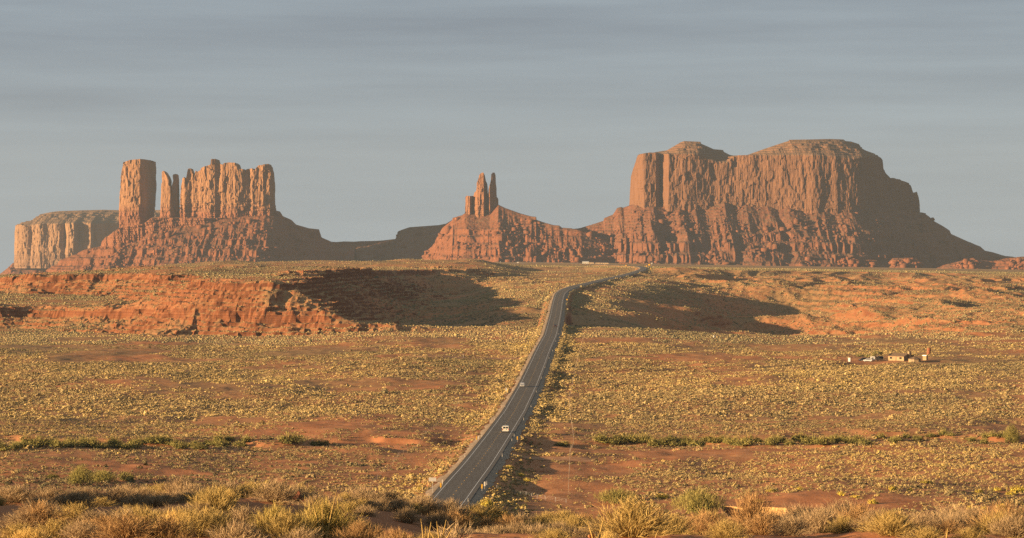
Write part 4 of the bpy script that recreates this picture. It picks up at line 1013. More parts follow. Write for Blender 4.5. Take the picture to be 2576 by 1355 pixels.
# ---- big green shrubs of the wash and the flats
LEAF = plant_mat('olive_leaves', [(0, (.050,.050,.020)), (.35, (.11,.105,.035)), (.65, (.21,.185,.06)), (1, (.34,.29,.09))])
LEAFY = plant_mat('yellow_bloom', [(0, (.16,.13,.03)), (.4, (.38,.30,.06)), (1, (.60,.47,.08))])
STEM = flat_mat('shrub_stems', (.15,.10,.06), .9, .05, .2, 3)
def leafy(seed, n, size, lobes, mat, h=1.0, sw=.12):
    q = np.random.default_rng(seed)
    vs, fs, at, k = [], [], [], 0
    for i in range(lobes):
        a = q.uniform(0, 6.28); d = q.uniform(0, .62); hh = h*(1-.45*d)*q.uniform(.75, 1.05); rr = q.uniform(.30, .46)
        v, f = soup(n//lobes, rr, hh*.62, size, seed*50+i)
        v = v + np.array([math.cos(a)*d, math.sin(a)*d, hh*.30*q.uniform(.1, 1)])
        vs.append(v); fs.append(f+k); k += len(v); at.append(np.repeat(q.uniform(.25,.75) + q.normal(0, .13, len(f)), 3) + .22*(v[:,2]/h-.5))
    # feathery shoots
    m = n//2; az = q.uniform(0, 6.28, m); d = q.uniform(.1, .85, m); z0 = h*(1-.55*d)*q.uniform(.3, .9, m)
    p0 = np.stack([np.cos(az)*d, np.sin(az)*d, z0], -1); dr = np.stack([np.cos(az)*.35, np.sin(az)*.35, np.ones(m)], -1)+q.normal(0,.3,(m,3))
    p2 = p0+dr*(.16*h); v, qd = ribbons(p0, (p0+p2)/2+q.normal(0,.012,(m,3)), p2, np.full(m, size*sw), q)
    t1 = np.concatenate([qd[:,[0,1,2]], qd[:,[0,2,3]]]); vs.append(v); fs.append(t1+k); at.append(np.repeat(q.uniform(.45, .95, m), 6))
    return mesh_np('foliage', np.concatenate(vs), tris=np.concatenate(fs), mat=mat, attr={'tint': np.concatenate(at)}, link=False).data
def stems(seed):
    q = random.Random(seed); mb = MB()
    for i in range(9):
        a = q.uniform(0, 6.28); d = q.uniform(.15, .55); p0 = Vector((math.cos(a)*.05, math.sin(a)*.05, -.05)); p1 = Vector((math.cos(a)*d*.5, math.sin(a)*d*.5, .3)); p2 = Vector((math.cos(a)*d, math.sin(a)*d, q.uniform(.55, .8)))
        mb.tube(p0, p1, .03, .02, 5, False); mb.tube(p1, p2, .02, .006, 5, False)
    me = mb.build('stems', STEM); d = me.data; bpy.data.objects.remove(me); return d
LV = [leafy(300+k, 520, .085, 7+k, LEAF) for k in range(5)]; BV = [leafy(340+k, 3600, .030, 13+k, LEAF, sw=.16) for k in range(3)]
SV = [stems(310+k) for k in range(3)]
YV = [leafy(330+k, 300, .10, 6+k, LEAFY, .8) for k in range(3)]
def shrub(xD, yD, w, hgt, label, group=None, mats=LV, name='wash_shrub', y0=400, tilt=0):
    X, Y, Z = hit(xD, yD, y0); m = Y/F_PX
    o = empty(name, (X, Y, Z-.05), random.uniform(0, 6.28), label, 'shrub', group)
    o.scale = (w*m/1.7, w*m/1.7, hgt*m/1.0)
    f = bpy.data.objects.new('foliage', random.choice(mats)); COL.objects.link(f); f.parent = o
    s = bpy.data.objects.new('stems', random.choice(SV)); COL.objects.link(s); s.parent = o
    return o
shrub(1757, 1300, 138, 78, 'big rounded olive-green shrub left of the yellow cut bank', mats=BV, name='olive_shrub')
shrub(1550, 1268, 112, 42, 'wide low green shrub on the bare red flat, left of the yellow-flowered bush', mats=BV, name='olive_shrub')
shrub(205, 1222, 62, 56, 'tall feathery green shrub standing apart in the left flat', mats=BV, name='olive_shrub')
shrub(258, 1214, 70, 34, 'light green shrub directly right of the tall feathery one', mats=BV, name='olive_shrub')
shrub(318, 1212, 46, 28, 'dark shaded shrub at the right end of the small green clump on the left', name='olive_shrub')
shrub(132, 1206, 34, 20, 'small grey-green shrub left of the tall feathery one', name='olive_shrub')
shrub(733, 1120, 82, 34, 'dark green shrub at the right end of the left-hand thicket, beside an eroded bank', name='olive_shrub')
shrub(805, 1122, 62, 20, 'low green shrub in the wash left of the road', name='olive_shrub')
shrub(1418, 1124, 50, 16, 'bright green low shrub in the wash just right of the road', name='olive_shrub')
shrub(2476, 1118, 26, 22, 'small bright green shrub in the wash near the right edge', name='olive_shrub')
shrub(2545, 1116, 44, 52, 'tallest green shrub, against the right edge of the picture in the wash', mats=BV, name='olive_shrub')
shrub(2250, 1118, 30, 24, 'bright green bush at the right end of the right-hand thicket', name='olive_shrub')
shrub(1665, 1256, 36, 20, 'round yellow-flowered bush on the bare red flat', mats=YV, name='flowering_bush')
shrub(1222, 1276, 44, 32, 'yellow-flowered bush on the verge right of the road', mats=YV, name='flowering_bush')
shrub(586, 1248, 30, 22, 'yellow-flowered bush in the left flat beside a dark green bush', mats=YV, name='flowering_bush')
shrub(650, 1246, 50, 16, 'dark green bush right of the yellow-flowered bush in the left flat', name='olive_shrub')
shrub(2560, 1240, 60, 26, 'yellow bush at the right edge beside the shaded gully', mats=YV, name='flowering_bush')
r9 = random.Random(9)
for i in range(34):
    x = -10 + 640*(i+r9.uniform(0, .9))/34
    shrub(x, 1138 - 10*abs(math.sin(x*.013)) - x*.012 + r9.uniform(-7, 4), r9.uniform(34, 58), r9.uniform(20, 36)*(1-.25*x/640), 'olive-green shrub packed in the thicket along the wash at left', 'shrubs of the left-hand thicket')
for i in range(36):
    x = 1500 + 690*(i+r9.uniform(0, .9))/36
    shrub(x, 1119 + r9.uniform(-6, 5) - 3*math.sin(x*.01), r9.uniform(34, 60), r9.uniform(16, 31), 'olive-green shrub packed in the thicket along the wash at right', 'shrubs of the right-hand thicket')
for i in range(12):
    x = 2200 + 380*(i+r9.uniform(0, .9))/12
    shrub(x, 1106 + r9.uniform(-6, 6), r9.uniform(26, 44), r9.uniform(12, 22), 'scattered grey-green shrub beyond the wash at far right', 'scattered shrubs beyond the wash at right')
for i in range(26):
    x = r9.choice([r9.uniform(330, 1080), r9.uniform(1240, 1330), r9.uniform(1900, 2570), r9.uniform(1900, 2570)])
    shrub(x, r9.uniform(1215, 1292) if x < 1100 or x > 1400 else r9.uniform(1180, 1240), r9.uniform(18, 34), r9.uniform(11, 19), 'small yellow-tipped bush on the open flats below the wash', 'yellow-tipped bushes on the flats', mats=YV, name='flowering_bush')
# ================================================================== THINGS ALONG THE ROAD
WHITE = flat_mat('white_metal', (.42,.40,.36), .5, .4, .06, 2)
STEEL = flat_mat('galvanised_steel', (.42,.42,.40), .45, .5, .1, 2, metal=.3)
WOOD = flat_mat('weathered_wood', (.24,.19,.13), .9, .1, .25, 5)
BLACKP = flat_mat('black_paint', (.02,.02,.02), .5, .3, .1)
GLASS = flat_mat('dark_glass', (.012,.014,.016), .08, .6, .05)
RUBBER = flat_mat('rubber', (.02,.02,.02), .8, .2, .1)
REDL = flat_mat('red_lens', (.45,.02,.015), .25, .5, .05)
YELS = flat_mat('sign_yellow', (.62,.33,.02), .45, .4, .05)
CHROME = flat_mat('chrome', (.55,.55,.54), .2, .6, .05, metal=.8)
def stripes(name, flip):
    m, t, b = newmat(name, .5, .3); g = NG(t)
    co = g.n('ShaderNodeTexCoord').outputs['Object']; s = g.n('ShaderNodeSeparateXYZ', {0: co})
    v = g.math('ADD', g.math('MULTIPLY', s.outputs[0], -1.0 if flip else 1.0), s.outputs[2])
    f = g.math('GREATER_THAN', g.math('FRACT', g.math('MULTIPLY', v, 3.6)), 0.48)
    g.link(g.mix(f, (.80,.45,.02), (.02,.02,.02)), b.inputs['Base Color']); return m
STRL, STRR = stripes('hazard_stripes', False), stripes('hazard_stripes_mirrored', True)
def at(xD, yD):
    """spot on the valley road's shoulder, from its row on the print"""
    Y = Y_at(yD); X = (xD-CX0)/F_PX*Y
    return X, Y, H1(X, Y)
def road_dir(Y): return math.atan2(-float(np.interp(Y, YT, xslope_t)), 1.0)

def wheel(p, x, y, r, w, parent):
    mb = MB(); mb.tube((x-w/2, y, r), (x+w/2, y, r), r, n=18); wh = mb.build('wheel', RUBBER, parent)
    mb = MB(); s = 1 if x > 0 else -1; mb.tube((x+s*w*.5, y, r), (x+s*(w*.5+.015), y, r), r*.62, r*.5, n=14); mb.build('rim', STEEL, wh)
    return wh
def vehicle(name, loc, rz, label, kind, paint):
    o = empty(name, loc, rz, label, 'van' if kind == 'van' else 'car')
    if kind == 'van':
        w, L, hb, ht, wb = 1.98, 5.5, 1.18, 2.08, 1.75
        side = [(-2.7,.42),(-2.72,1.1),(-2.62,1.25),(-2.56,ht-.10),(-2.45,ht),(1.0,ht),(1.25,ht-.08),(1.95,1.30),(2.62,1.12),(2.76,.95),(2.76,.42)]
    else:
        w, L, hb, ht, wb = 1.86, 4.6, .98, 1.70, 1.42
        side = [(-2.25,.38),(-2.28,.92),(-2.18,1.05),(-1.95,ht-.10),(-1.75,ht),(.35,ht),(.58,ht-.06),(1.18,1.10),(2.15,.98),(2.28,.82),(2.28,.38)]
    # body : side outline swept across, narrowing above the belt line
    mb = MB(); n = len(side); xs = []
    def hw(z): return w/2 if z <= hb else w/2 - (z-hb)*(.10 if kind == 'van' else .20)
    vs = [(-hw(z), y, z) for y, z in side] + [(hw(z), y, z) for y, z in side]
    vs += [(0, y, z+(.02 if z > ht-.2 else 0)) for y, z in side]
    fs = [tuple(range(n))[::-1], tuple(range(n, 2*n))]
    for i in range(n):
        j = (i+1) % n; fs += [(i, j, 2*n+j, 2*n+i), (2*n+i, 2*n+j, n+j, n+i)]
    mb.add(vs, fs); body = mb.build('body', paint, o, bevel=.04)
    # glass
    if kind == 'van':
        for sx in (-1, 1):
            mb = MB(); x0, x1 = sx*.06, sx*.80; lo, hi = min(x0, x1), max(x0, x1)
            mb.add([(lo,-2.637,1.30),(hi,-2.637,1.30),(hi*.97,-2.582,1.86),(lo*.97,-2.582,1.86),(lo,-2.60,1.30),(hi,-2.60,1.30),(hi*.97,-2.55,1.86),(lo*.97,-2.55,1.86)], [(0,1,2,3),(7,6,5,4),(0,4,5,1),(1,5,6,2),(2,6,7,3),(3,7,4,0)]); mb.build('window', GLASS, o)
            mb = MB(); mb.box(sx*.90-.075, sx*.90+.075, -2.76, -2.68, .88, 1.22); mb.build('tail_light', REDL, o)
            mb = MB(); mb.prism([(-2.2,1.36),(.7,1.36),(.55,1.86),(-2.2,1.86)], sx*hw(1.6)-.012*sx, sx*(hw(1.36)+.014), 'x'); mb.build('window', GLASS, o)
            mb = MB(); mb.box(sx*.72-.12, sx*.72+.12, 2.74, 2.80, .72, .92); mb.build('headlight', WHITE, o)
            mb = MB(); mb.tube((sx*.98, 1.25, 1.40), (sx*1.14, 1.22, 1.42), .025, n=6); mb.box(min(sx*1.10, sx*1.32), max(sx*1.10, sx*1.32), 1.15, 1.22, 1.28, 1.60); mb.build('mirror', WHITE, o)
        mb = MB(); mb.box(-.93, .93, -2.86, -2.70, .42, .60); mb.build('bumper', STEEL, o, bevel=.02)
        mb = MB(); mb.box(.12, .46, -2.742, -2.72, .92, 1.10); mb.build('licence_plate', BLACKP, o)
        mb = MB(); mb.add([(-.80,1.30,ht-.16),(.80,1.30,ht-.16),(.86,1.92,1.36),(-.86,1.92,1.36)], [(0,3,2,1)]); mb.build('windscreen', GLASS, o)
        for sx in (-1, 1):
            for y in (-1.75, 1.7): wheel(0, sx*.86, y, .37, .25, o)
    else:
        for sx in (-1, 1):
            mb = MB(); mb.prism([(-1.75,1.06),(.95,1.10),(.42,1.56),(-1.65,1.56)], sx*(hw(1.3)-.03), sx*(hw(1.08)+.006), 'x'); mb.build('window', GLASS, o)
            mb = MB(); mb.box(sx*.70-.17, sx*.70+.17, 2.22, 2.31, .72, .90); mb.build('headlight', CHROME, o, bevel=.02)
            mb = MB(); mb.box(sx*.78-.10, sx*.78+.10, -2.32, -2.22, .78, .98); mb.build('tail_light', REDL, o)
            mb = MB(); mb.box(sx*1.0-.10, sx*1.0+.10, .72, .82, 1.02, 1.18); mb.build('mirror', paint, o, bevel=.02)
        mb = MB(); mb.add([(-.70,.50,1.60),(.70,.50,1.60),(.80,1.17,1.14),(-.80,1.17,1.14),(-.70,.53,1.615),(.70,.53,1.615),(.80,1.20,1.15),(-.80,1.20,1.15)], [(0,1,2,3),(7,6,5,4),(0,4,5,1),(1,5,6,2),(2,6,7,3),(3,7,4,0)]); mb.build('windscreen', GLASS, o)
        mb = MB(); mb.add([(-.66,-2.03,1.56),(.66,-2.03,1.56),(.76,-2.21,1.10),(-.76,-2.21,1.10),(-.66,-1.95,1.56),(.66,-1.95,1.56),(.76,-2.15,1.10),(-.76,-2.15,1.10)], [(3,2,1,0),(4,5,6,7),(0,1,5,4),(1,2,6,5),(2,3,7,6),(3,0,4,7)]); mb.build('rear_window', GLASS, o)
        mb = MB(); mb.box(-.50, .50, 2.25, 2.32, .68, .88); mb.build('grille', BLACKP, o)
        mb = MB(); mb.box(-.88, .88, 2.22, 2.36, .36, .60); mb.build('bumper', STEEL if paint != DARKC else BLACKP, o, bevel=.03)
        mb = MB(); mb.box(-.88, .88, -2.36, -2.22, .38, .62); mb.build('bumper', STEEL if paint != DARKC else BLACKP, o, bevel=.03)
        for sx in (-1, 1):
            for y in (-1.38, 1.42): wheel(0, sx*.80, y, .36, .24, o)
    return o
CREAM = flat_mat('cream_paint', (.50,.47,.39), .3, .5, .04, 1); SILV = flat_mat('white_car_paint', (.40,.41,.42), .25, .6, .03, 1); DARKC = flat_mat('dark_car_paint', (.025,.03,.04), .25, .6, .05, 1)
def onroad(xD, yD):
    Y = Y_at(yD); X = (xD-CX0)/F_PX*Y; return (X, Y, float(zroad(Y))+.012), road_dir(Y)
l, r = onroad(1272.5, 1088); vehicle('passenger_van', l, r, 'cream van driving away up the road, seen from behind, nearest vehicle', 'van', CREAM)
l, r = onroad(1314, 974); vehicle('oncoming_car', l, r+math.pi, 'white car with lights facing the viewer, coming down the left lane', 'car', SILV)
l, r = onroad(1397, 823.5); vehicle('distant_car', l, r, 'small dark car far up the road inside the shadow', 'car', DARKC)

# ---- slim white edge posts
def delineator(xD, yD, hgt=1.25, lean=0):
    X, Y, Z = at(xD, yD)
    o = empty('delineator', (X, Y, Z-.05), road_dir(Y), None, 'road post'); o.rotation_euler[1] = lean
    mb = MB(); mb.prism([(-.055,-.02),(-.03,.02),(.03,.02),(.055,-.02),(.03,-.008),(-.03,-.008)], 0, hgt+.05, 'z'); mb.build('post', WHITE, o)
    mb = MB(); mb.box(-.045, .045, -.034, -.021, hgt-.22, hgt-.04); mb.build('reflector', CHROME, o)
    return o
for side, pts in (('left', [(1169,1149),(1211.8,1098),(1244,1057),(1270.3,1025),(1308,953),(1321.5,926),(1334.6,902),(1346,881.5),(1358,859)]),
                  ('right', [(1177.5,1268),(1224,1219),(1263,1149),(1287.4,1109),(1293,1098),(1317,1057),(1335.8,1024),(1349,987.5),(1361.6,953),(1371,926),(1381,902.7),(1390,884),(1398,860),(1405,842)])):
    for i, (x, y) in enumerate(pts):
        o = delineator(x, y, 1.3 + .05*((i*7) % 3), .02*((i*5) % 3-1))
        o['label'] = f'thin white delineator post on the {side} edge of the road'; o['group'] = f'delineator posts on the {side} edge'
# ---- striped hazard panels, sign backs
def panel_sign(name, xD, yD, w, hgt, bottom, label, mat, posts=1, braces=0, cat_='sign', pm=STEEL, pos=None, diamond=False, glyph=None, rz=None, pr=.035):
    X, Y, Z = at(xD, yD) if pos is None else pos
    o = empty(name, (X, Y, Z-.05), road_dir(Y) if rz is None else rz, label, cat_)
    mb = MB()
    if diamond:
        s = w/2; mb.prism([(-s,0),(0,-s),(s,0),(0,s)], -.012, .012, 'y')
    else: mb.box(-w/2, w/2, -.012, .012, -hgt/2, hgt/2)
    b = mb.build('board', mat, o); b.location = (0, -.05, bottom+hgt/2)
    for i in range(posts):
        px = 0 if posts == 1 else (-.3+.6*i)*w
        mb = MB(); mb.box(px-pr, px+pr, -.03, .03, 0, bottom+hgt*.96); mb.build('post', pm, o)
    for i in range(braces):
        z = bottom + hgt*(.25+.5*i); mb = MB(); mb.box(-w/2+.03, w/2-.03, -.10, -.064, z-.03, z+.03); mb.build('brace', STEEL, o)
    if glyph: glyph(o, bottom+hgt/2)
    return o
BACK = flat_mat('bare_aluminium', (.34,.33,.31), .5, .4, .08, 2)
panel_sign('hazard_panel', 1108.7, 1231, .36, .98, 1.05, 'yellow and black striped hazard panel on the left of the road, nearest the viewer', STRL)
panel_sign('hazard_panel', 1212.3, 1234, .36, .98, 1.05, 'yellow and black striped hazard panel at the right road edge, nearest the viewer', STRR)
panel_sign('hazard_panel', 1198.8, 1110, .36, .98, 1.05, 'striped hazard panel left of the road, behind the wash and farther off', STRL)
panel_sign('hazard_panel', 1301.5, 1110, .36, .98, 1.05, 'striped hazard panel right of the road, farther off beside the van', STRR)
panel_sign('marker_panel', 1219.2, 1229, .34, .98, 1.15, 'plain white back of a marker panel beside the nearest right hazard panel', WHITE)
panel_sign('marker_panel', 1113, 1222, .16, .98, 1.05, 'narrow white panel seen nearly edge-on behind the nearest left hazard panel', WHITE)
panel_sign('marker_panel', 1203.5, 1108, .2, .95, 1.05, 'narrow white panel next to the farther left hazard panel', WHITE)
panel_sign('road_sign', 1088, 1239, 1.62, .84, 3.05, 'back of a wide grey road sign on one tall post, left of the road', BACK, braces=2)
panel_sign('mile_marker', 1273.6, 990, .62, 1.15, 1.75, 'tall narrow grey sign back left of the road, near the oncoming car', BACK)
panel_sign('white_marker', 1165.5, 895, .16, 1.5, .9, 'lone white marker post out in the left flat beside a dirt track', WHITE)
def curve_glyph(o, zc):
    mb = MB(); s = .05
    mb.box(-s, s, -.075, -.064, zc-.32, zc+.02); mb.prism([(-.02,zc+.02),(.05,zc+.02),(.26,zc+.18),(.20,zc+.24)], -.075, -.064, 'y'); mb.prism([(.12,zc+.30),(.32,zc+.30),(.32,zc+.08)], -.075, -.064, 'y')
    mb.build('symbol', BLACKP, o)
Yw = Y_at(758.5); Xw = (1426.3-CX0)/F_PX*Yw
panel_sign('warning_sign', 0, 0, 1.35, 1.35, 1.35, 'yellow diamond warning sign right of the road in the shadowed climb', YELS, pos=(Xw, Yw, H1(Xw, Yw)), diamond=True, glyph=curve_glyph)
Yw = 2520; Xw = (1384-CX0)/F_PX*Yw
panel_sign('arrow_sign', 0, 0, .8, .7, 1.3, 'small yellow sign left of the bend, in the shadow', YELS, pos=(Xw, Yw, H1(Xw, Yw)))

# ---- wire fences
def fence(name, pts, gap, label, mat, ph=1.25, wires=3, pr=.045):
    """posts along a line of world points with wires strung between them"""
    p = np.array(pts, float); seg = np.hypot(*np.diff(p, axis=0).T); cum = np.concatenate([[0], np.cumsum(seg)])
    n = min(100, int(cum[-1]/gap)+1); s = np.linspace(0, cum[-1], n)
    x, y = np.interp(s, cum, p[:,0]), np.interp(s, cum, p[:,1]); z = H(x, y)
    o = empty(name, (x[0], y[0], z[0]), 0, label, 'fence')
    mb = MB(); mb.tube((0,0,-.3), (0,0,ph), pr, pr*.9, 6); base = mb.build('post', mat, o)
    for i in range(n):
        c = base if i == 0 else base.copy()
        if i: COL.objects.link(c)
        c.location = (x[i]-x[0], y[i]-y[0], z[i]-z[0]); c.rotation_euler = (random.uniform(-.04,.04), random.uniform(-.05,.05), 0); c.scale = (1, 1, random.uniform(.88, 1.12))
    for k in range(wires):
        mb = MB(); h = ph*(.35+.28*k)
        for i in range(n-1): mb.tube((x[i]-x[0], y[i]-y[0], z[i]-z[0]+h), (x[i+1]-x[0], y[i+1]-y[0], z[i+1]-z[0]+h), .007, n=3, cap=False)
        mb.build('wire', STEEL, o)
    return o
def gp(xD, yD): X, Y, Z = hit(xD, yD, 480); return (X, Y)
fence('wire_fence', [gp(1430,1243), gp(1434,1140), (13.8+.011*(900-620)+2.2, 900), (22.5, 1150), (30.5, 1400), (38.5, 1640), (46, 1850)], 12, 'long wire fence of pale wooden posts running away beside the road on its right', WOOD, pr=.045)
fence('wire_fence', [gp(1250,1232), gp(1294,1246), gp(1358,1259), gp(1424,1268)], 4.4, 'short wire fence with white-topped posts crossing the dark hollow right of the road', STEEL, ph=1.05, pr=.03)
fence('wire_fence', [gp(922,1240), gp(1003,1150), (-27, 900), (-20, 1150)], 14, 'sparse wire fence of grey posts well left of the road', WOOD, pr=.035)
# ================================================================== HOMESTEAD
YH0 = 1490.0
def hp(x, dy=0): X = ((2075.5+x*.12208)-CX0)/F_PX*(YH0+dy); return (X, YH0+dy, H1(X, YH0+dy)-.03)
STUC = flat_mat('tan_stucco', (.30,.215,.125), .9, .1, .16, .8); ROOFB = flat_mat('brown_shingle', (.16,.11,.07), .9, .1, .25, 1.5); DOORB = flat_mat('weathered_door', (.22,.15,.09), .8, .1, .2, 2)
o = empty('ranch_house', hp(1560), rad(-42), 'tan ranch house with a brown gable roof and a chimney on its shaded end', 'house')
L, D_, he, hr = 9.6, 8.6, 2.35, 3.75
mb = MB(); mb.prism([(-D_/2,0),(D_/2,0),(D_/2,he),(0,hr-.06),(-D_/2,he)], -L/2, L/2, 'x'); mb.build('wall', STUC, o)
mb = MB(); k = (hr-he)/(D_/2); e = .45
for s in (-1, 1):
    mb.add([(-L/2-e, s*(D_/2+e), he-e*k), (L/2+e, s*(D_/2+e), he-e*k), (L/2+e, 0, hr), (-L/2-e, 0, hr), (-L/2-e, s*(D_/2+e), he-e*k+.16), (L/2+e, s*(D_/2+e), he-e*k+.16), (L/2+e, 0, hr+.16), (-L/2-e, 0, hr+.16)],
           [(0,1,2,3),(7,6,5,4),(0,4,5,1),(1,5,6,2),(2,6,7,3),(3,7,4,0)])
mb.build('roof', ROOFB, o)
mb = MB(); mb.box(L/2+.02, L/2+.95, -.8, .8, 0, hr+.75); mb.box(L/2+.08, L/2+.88, -.7, .7, hr+.75, hr+.95); mb.build('chimney', STUC, o)
mb = MB(); mb.box(-.5, .5, -D_/2-.03, -D_/2+.05, .05, 2.05); mb.build('door', DOORB, o)
for x in (-3.1, 2.8):
    mb = MB(); mb.box(x-.7, x+.7, -D_/2-.02, -D_/2+.04, .95, 1.85); w_ = mb.build('window', GLASS, o)
    mb = MB(); mb.box(x-.78, x+.78, -D_/2-.06, -D_/2-.02, .86, .95); mb.box(x-.78, x+.78, -D_/2-.06, -D_/2-.02, 1.85, 1.93); mb.build('frame', WOOD, w_)
mb = MB(); mb.box(L/2-.03, L/2+.05, -3.1, -2.1, .05, 2.05); mb.build('door', WOOD, o)
o = empty('round_hut', hp(1845, -14), rad(10), 'small eight-sided tan hut with a pointed roof in front of the ranch house', 'hut')
R8 = 3.1; oc = [(R8*math.cos(math.pi/8+i*math.pi/4), R8*math.sin(math.pi/8+i*math.pi/4)) for i in range(8)]
mb = MB(); mb.prism(oc, 0, 1.75, 'z'); mb.build('wall', STUC, o)
mb = MB(); rv = [(x*1.13, y*1.13, 1.70) for x, y in oc]; mb.add(rv+[(x*1.13, y*1.13, 1.82) for x, y in oc]+[(0,0,3.05)], [tuple(range(8))[::-1]]+[(i,(i+1)%8,8+(i+1)%8,8+i) for i in range(8)]+[(8+i,8+(i+1)%8,16) for i in range(8)]); mb.build('roof', ROOFB, o)
mb = MB(); mb.box(-.45, .45, -R8*math.cos(math.pi/8)-.04, -R8*math.cos(math.pi/8)+.03, .03, 1.62); d = mb.build('door', WOOD, o); d.rotation_euler[2] = rad(-45)
o = empty('block_shed', hp(2066, -4), rad(-35), 'narrow tan block shed at the right end of the homestead', 'shed')
mb = MB(); mb.box(-1.0, 1.0, -.9, .9, 0, 2.3); mb.build('wall', STUC, o); mb = MB(); mb.prism([(-1.1,2.3),(1.1,2.3),(1.1,2.38),(-1.1,2.62)], -1.1, 1.1, 'x'); mb.build('roof', STEEL, o); mb = MB(); mb.box(.98, 1.03, -.4, .4, .03, 1.9); mb.build('door', DOORB, o)
RUST = flat_mat('rusted_steel', (.20,.075,.035), .8, .3, .3, 1.2)
X, Y, Z = hit(2336, 893, 1400); o = empty('water_tank', (X, Y, Z-.05), 0, 'rusty upright water tank behind the block shed', 'tank'); o.rotation_euler = (0, rad(4), 0); kx = Y/F_PX
mb = MB(); mb.tube((0,0,0), (0,0,16.5*kx), 5.0*kx, n=20); mb.build('barrel', RUST, o, smooth=False); mb = MB(); mb.tube((0,0,16.5*kx), (0,0,17.6*kx), 5.1*kx, .8*kx, n=20); mb.build('lid', RUST, o)
for zf in (.2, .5, .8):
    mb = MB(); mb.tube((0,0,16.5*kx*zf-.04), (0,0,16.5*kx*zf+.04), 5.12*kx, n=20); mb.build('hoop', RUST, o)
o = empty('outhouse', hp(508), rad(-30), 'small white outhouse with a dark doorway left of the homestead trees', 'outhouse')
mb = MB(); mb.box(-.6, .6, -.6, .6, 0, 1.75); mb.build('wall', WHITE, o); mb = MB(); mb.prism([(-.72,1.75),(.72,1.75),(.72,1.82),(-.72,2.0)], -.7, .7, 'x'); mb.build('roof', WHITE, o); mb = MB(); mb.box(.57, .63, -.38, .38, .05, 1.6); mb.build('door', DOORB, o)
o = empty('stock_trailer', hp(1125, 8), rad(-8), 'dark rounded trailer parked behind the homestead tree', 'trailer')
mb = MB(); pr = [(-1.3,.5)]+[(-1.3*math.cos(a), 1.35+1.1*math.sin(a)) for a in np.linspace(0, math.pi, 9)]+[(1.3,.5)]; mb.prism(pr, -1.9, 1.9, 'x'); mb.build('body', BLACKP, o)
for x in (-.6, .6):
    for s in (-1, 1): wheel(0, s*.0+x, s*1.15, .35, .22, o)
mb = MB(); mb.tube((-1.9,0,.5), (-3.1,0,.45), .05); mb.build('tow_bar', STEEL, o)
o = empty('camper_trailer', hp(985, 0), rad(-12), 'small pale camper with a white roof among the homestead junk', 'camper')
mb = MB(); mb.box(-1.2, 1.2, -.9, .9, .5, 2.3, .1, .05); mb.build('body', STEEL, o, bevel=.06); mb = MB(); mb.box(-1.3, 1.0, -.95, .95, 2.31, 2.5); mb.build('roof', WHITE, o); mb = MB(); mb.box(-.5, .4, -.93, -.88, 1.3, 1.9); mb.build('window', GLASS, o)
for s in (-1, 1): wheel(0, s*.75, -.7, .33, .2, o)
vehicle('parked_car', hp(880, -3), rad(75), 'white and black old car parked at the homestead beside the camper', 'car', SILV)
vehicle('parked_car', hp(790, 2), rad(100), 'dark derelict car at the left end of the homestead junk', 'car', DARKC)
TREEL = plant_mat('dusty_tree_leaves', [(0, (.085,.08,.035)), (.4, (.18,.16,.065)), (.7, (.28,.24,.10)), (1, (.36,.30,.13))])
def tree(x, dy, hgt, spread, label, seed):
    o = empty('cottonwood_tree', hp(x, dy), 0, label, 'tree'); q = np.random.default_rng(seed); mb = MB(); pr_ = random.Random(seed)
    mb.tube((0,0,-.1), (.05,0,hgt*.42), hgt*.030, hgt*.022, 8); br = []
    for i in range(7):
        a = i*.9+pr_.uniform(-.3,.3); e = Vector((math.cos(a)*spread*.55, math.sin(a)*spread*.4, hgt*pr_.uniform(.62,.88))); mb.tube((.05,0,hgt*.40), e, hgt*.014, hgt*.004, 5); br.append(e)
    mb.build('trunk', WOOD, o)
    vs, fs, at_, n = [], [], [], 0
    for i, e in enumerate(br*2):
        v, f = soup(170, spread*.26, hgt*.20, .15, seed*20+i); v = v + np.array(e)*pr_.uniform(.8, 1.08) + q.normal(0, .15, 3) - np.array([0,0,hgt*.06])
        vs.append(v); fs.append(f+n); n += len(v); at_.append(np.repeat(q.uniform(.3,.8)+q.normal(0,.12,len(f)), 3))
    c = mesh_np('crown', np.concatenate(vs), tris=np.concatenate(fs), mat=TREEL, attr={'tint': np.concatenate(at_)}, link=False); COL.objects.link(c); c.parent = o
    return o
tree(1080, 0, 5.6, 3.9, 'pale green cottonwood tree with a bare trunk left of the ranch house', 41)
tree(935, 2, 3.9, 3.4, 'lower spreading tree left of the cottonwood, over the junk', 42)
tree(760, 6, 3.6, 3.8, 'low thin-crowned tree at the left end of the homestead', 43)
X, Y, Z = hit(1797, 850, 1400); o = empty('white_box', (X, Y, Z), rad(20), 'tiny white box standing alone in the scrub right of the road', 'box')
mb = MB(); mb.box(-.5, .5, -.4, .4, 0, 1.3); mb.build('case', WHITE, o); mb = MB(); mb.prism([(-.5,1.3),(.5,1.3),(.5,1.36),(-.5,1.5)], -.6, .6, 'x'); mb.build('lid', WHITE, o)
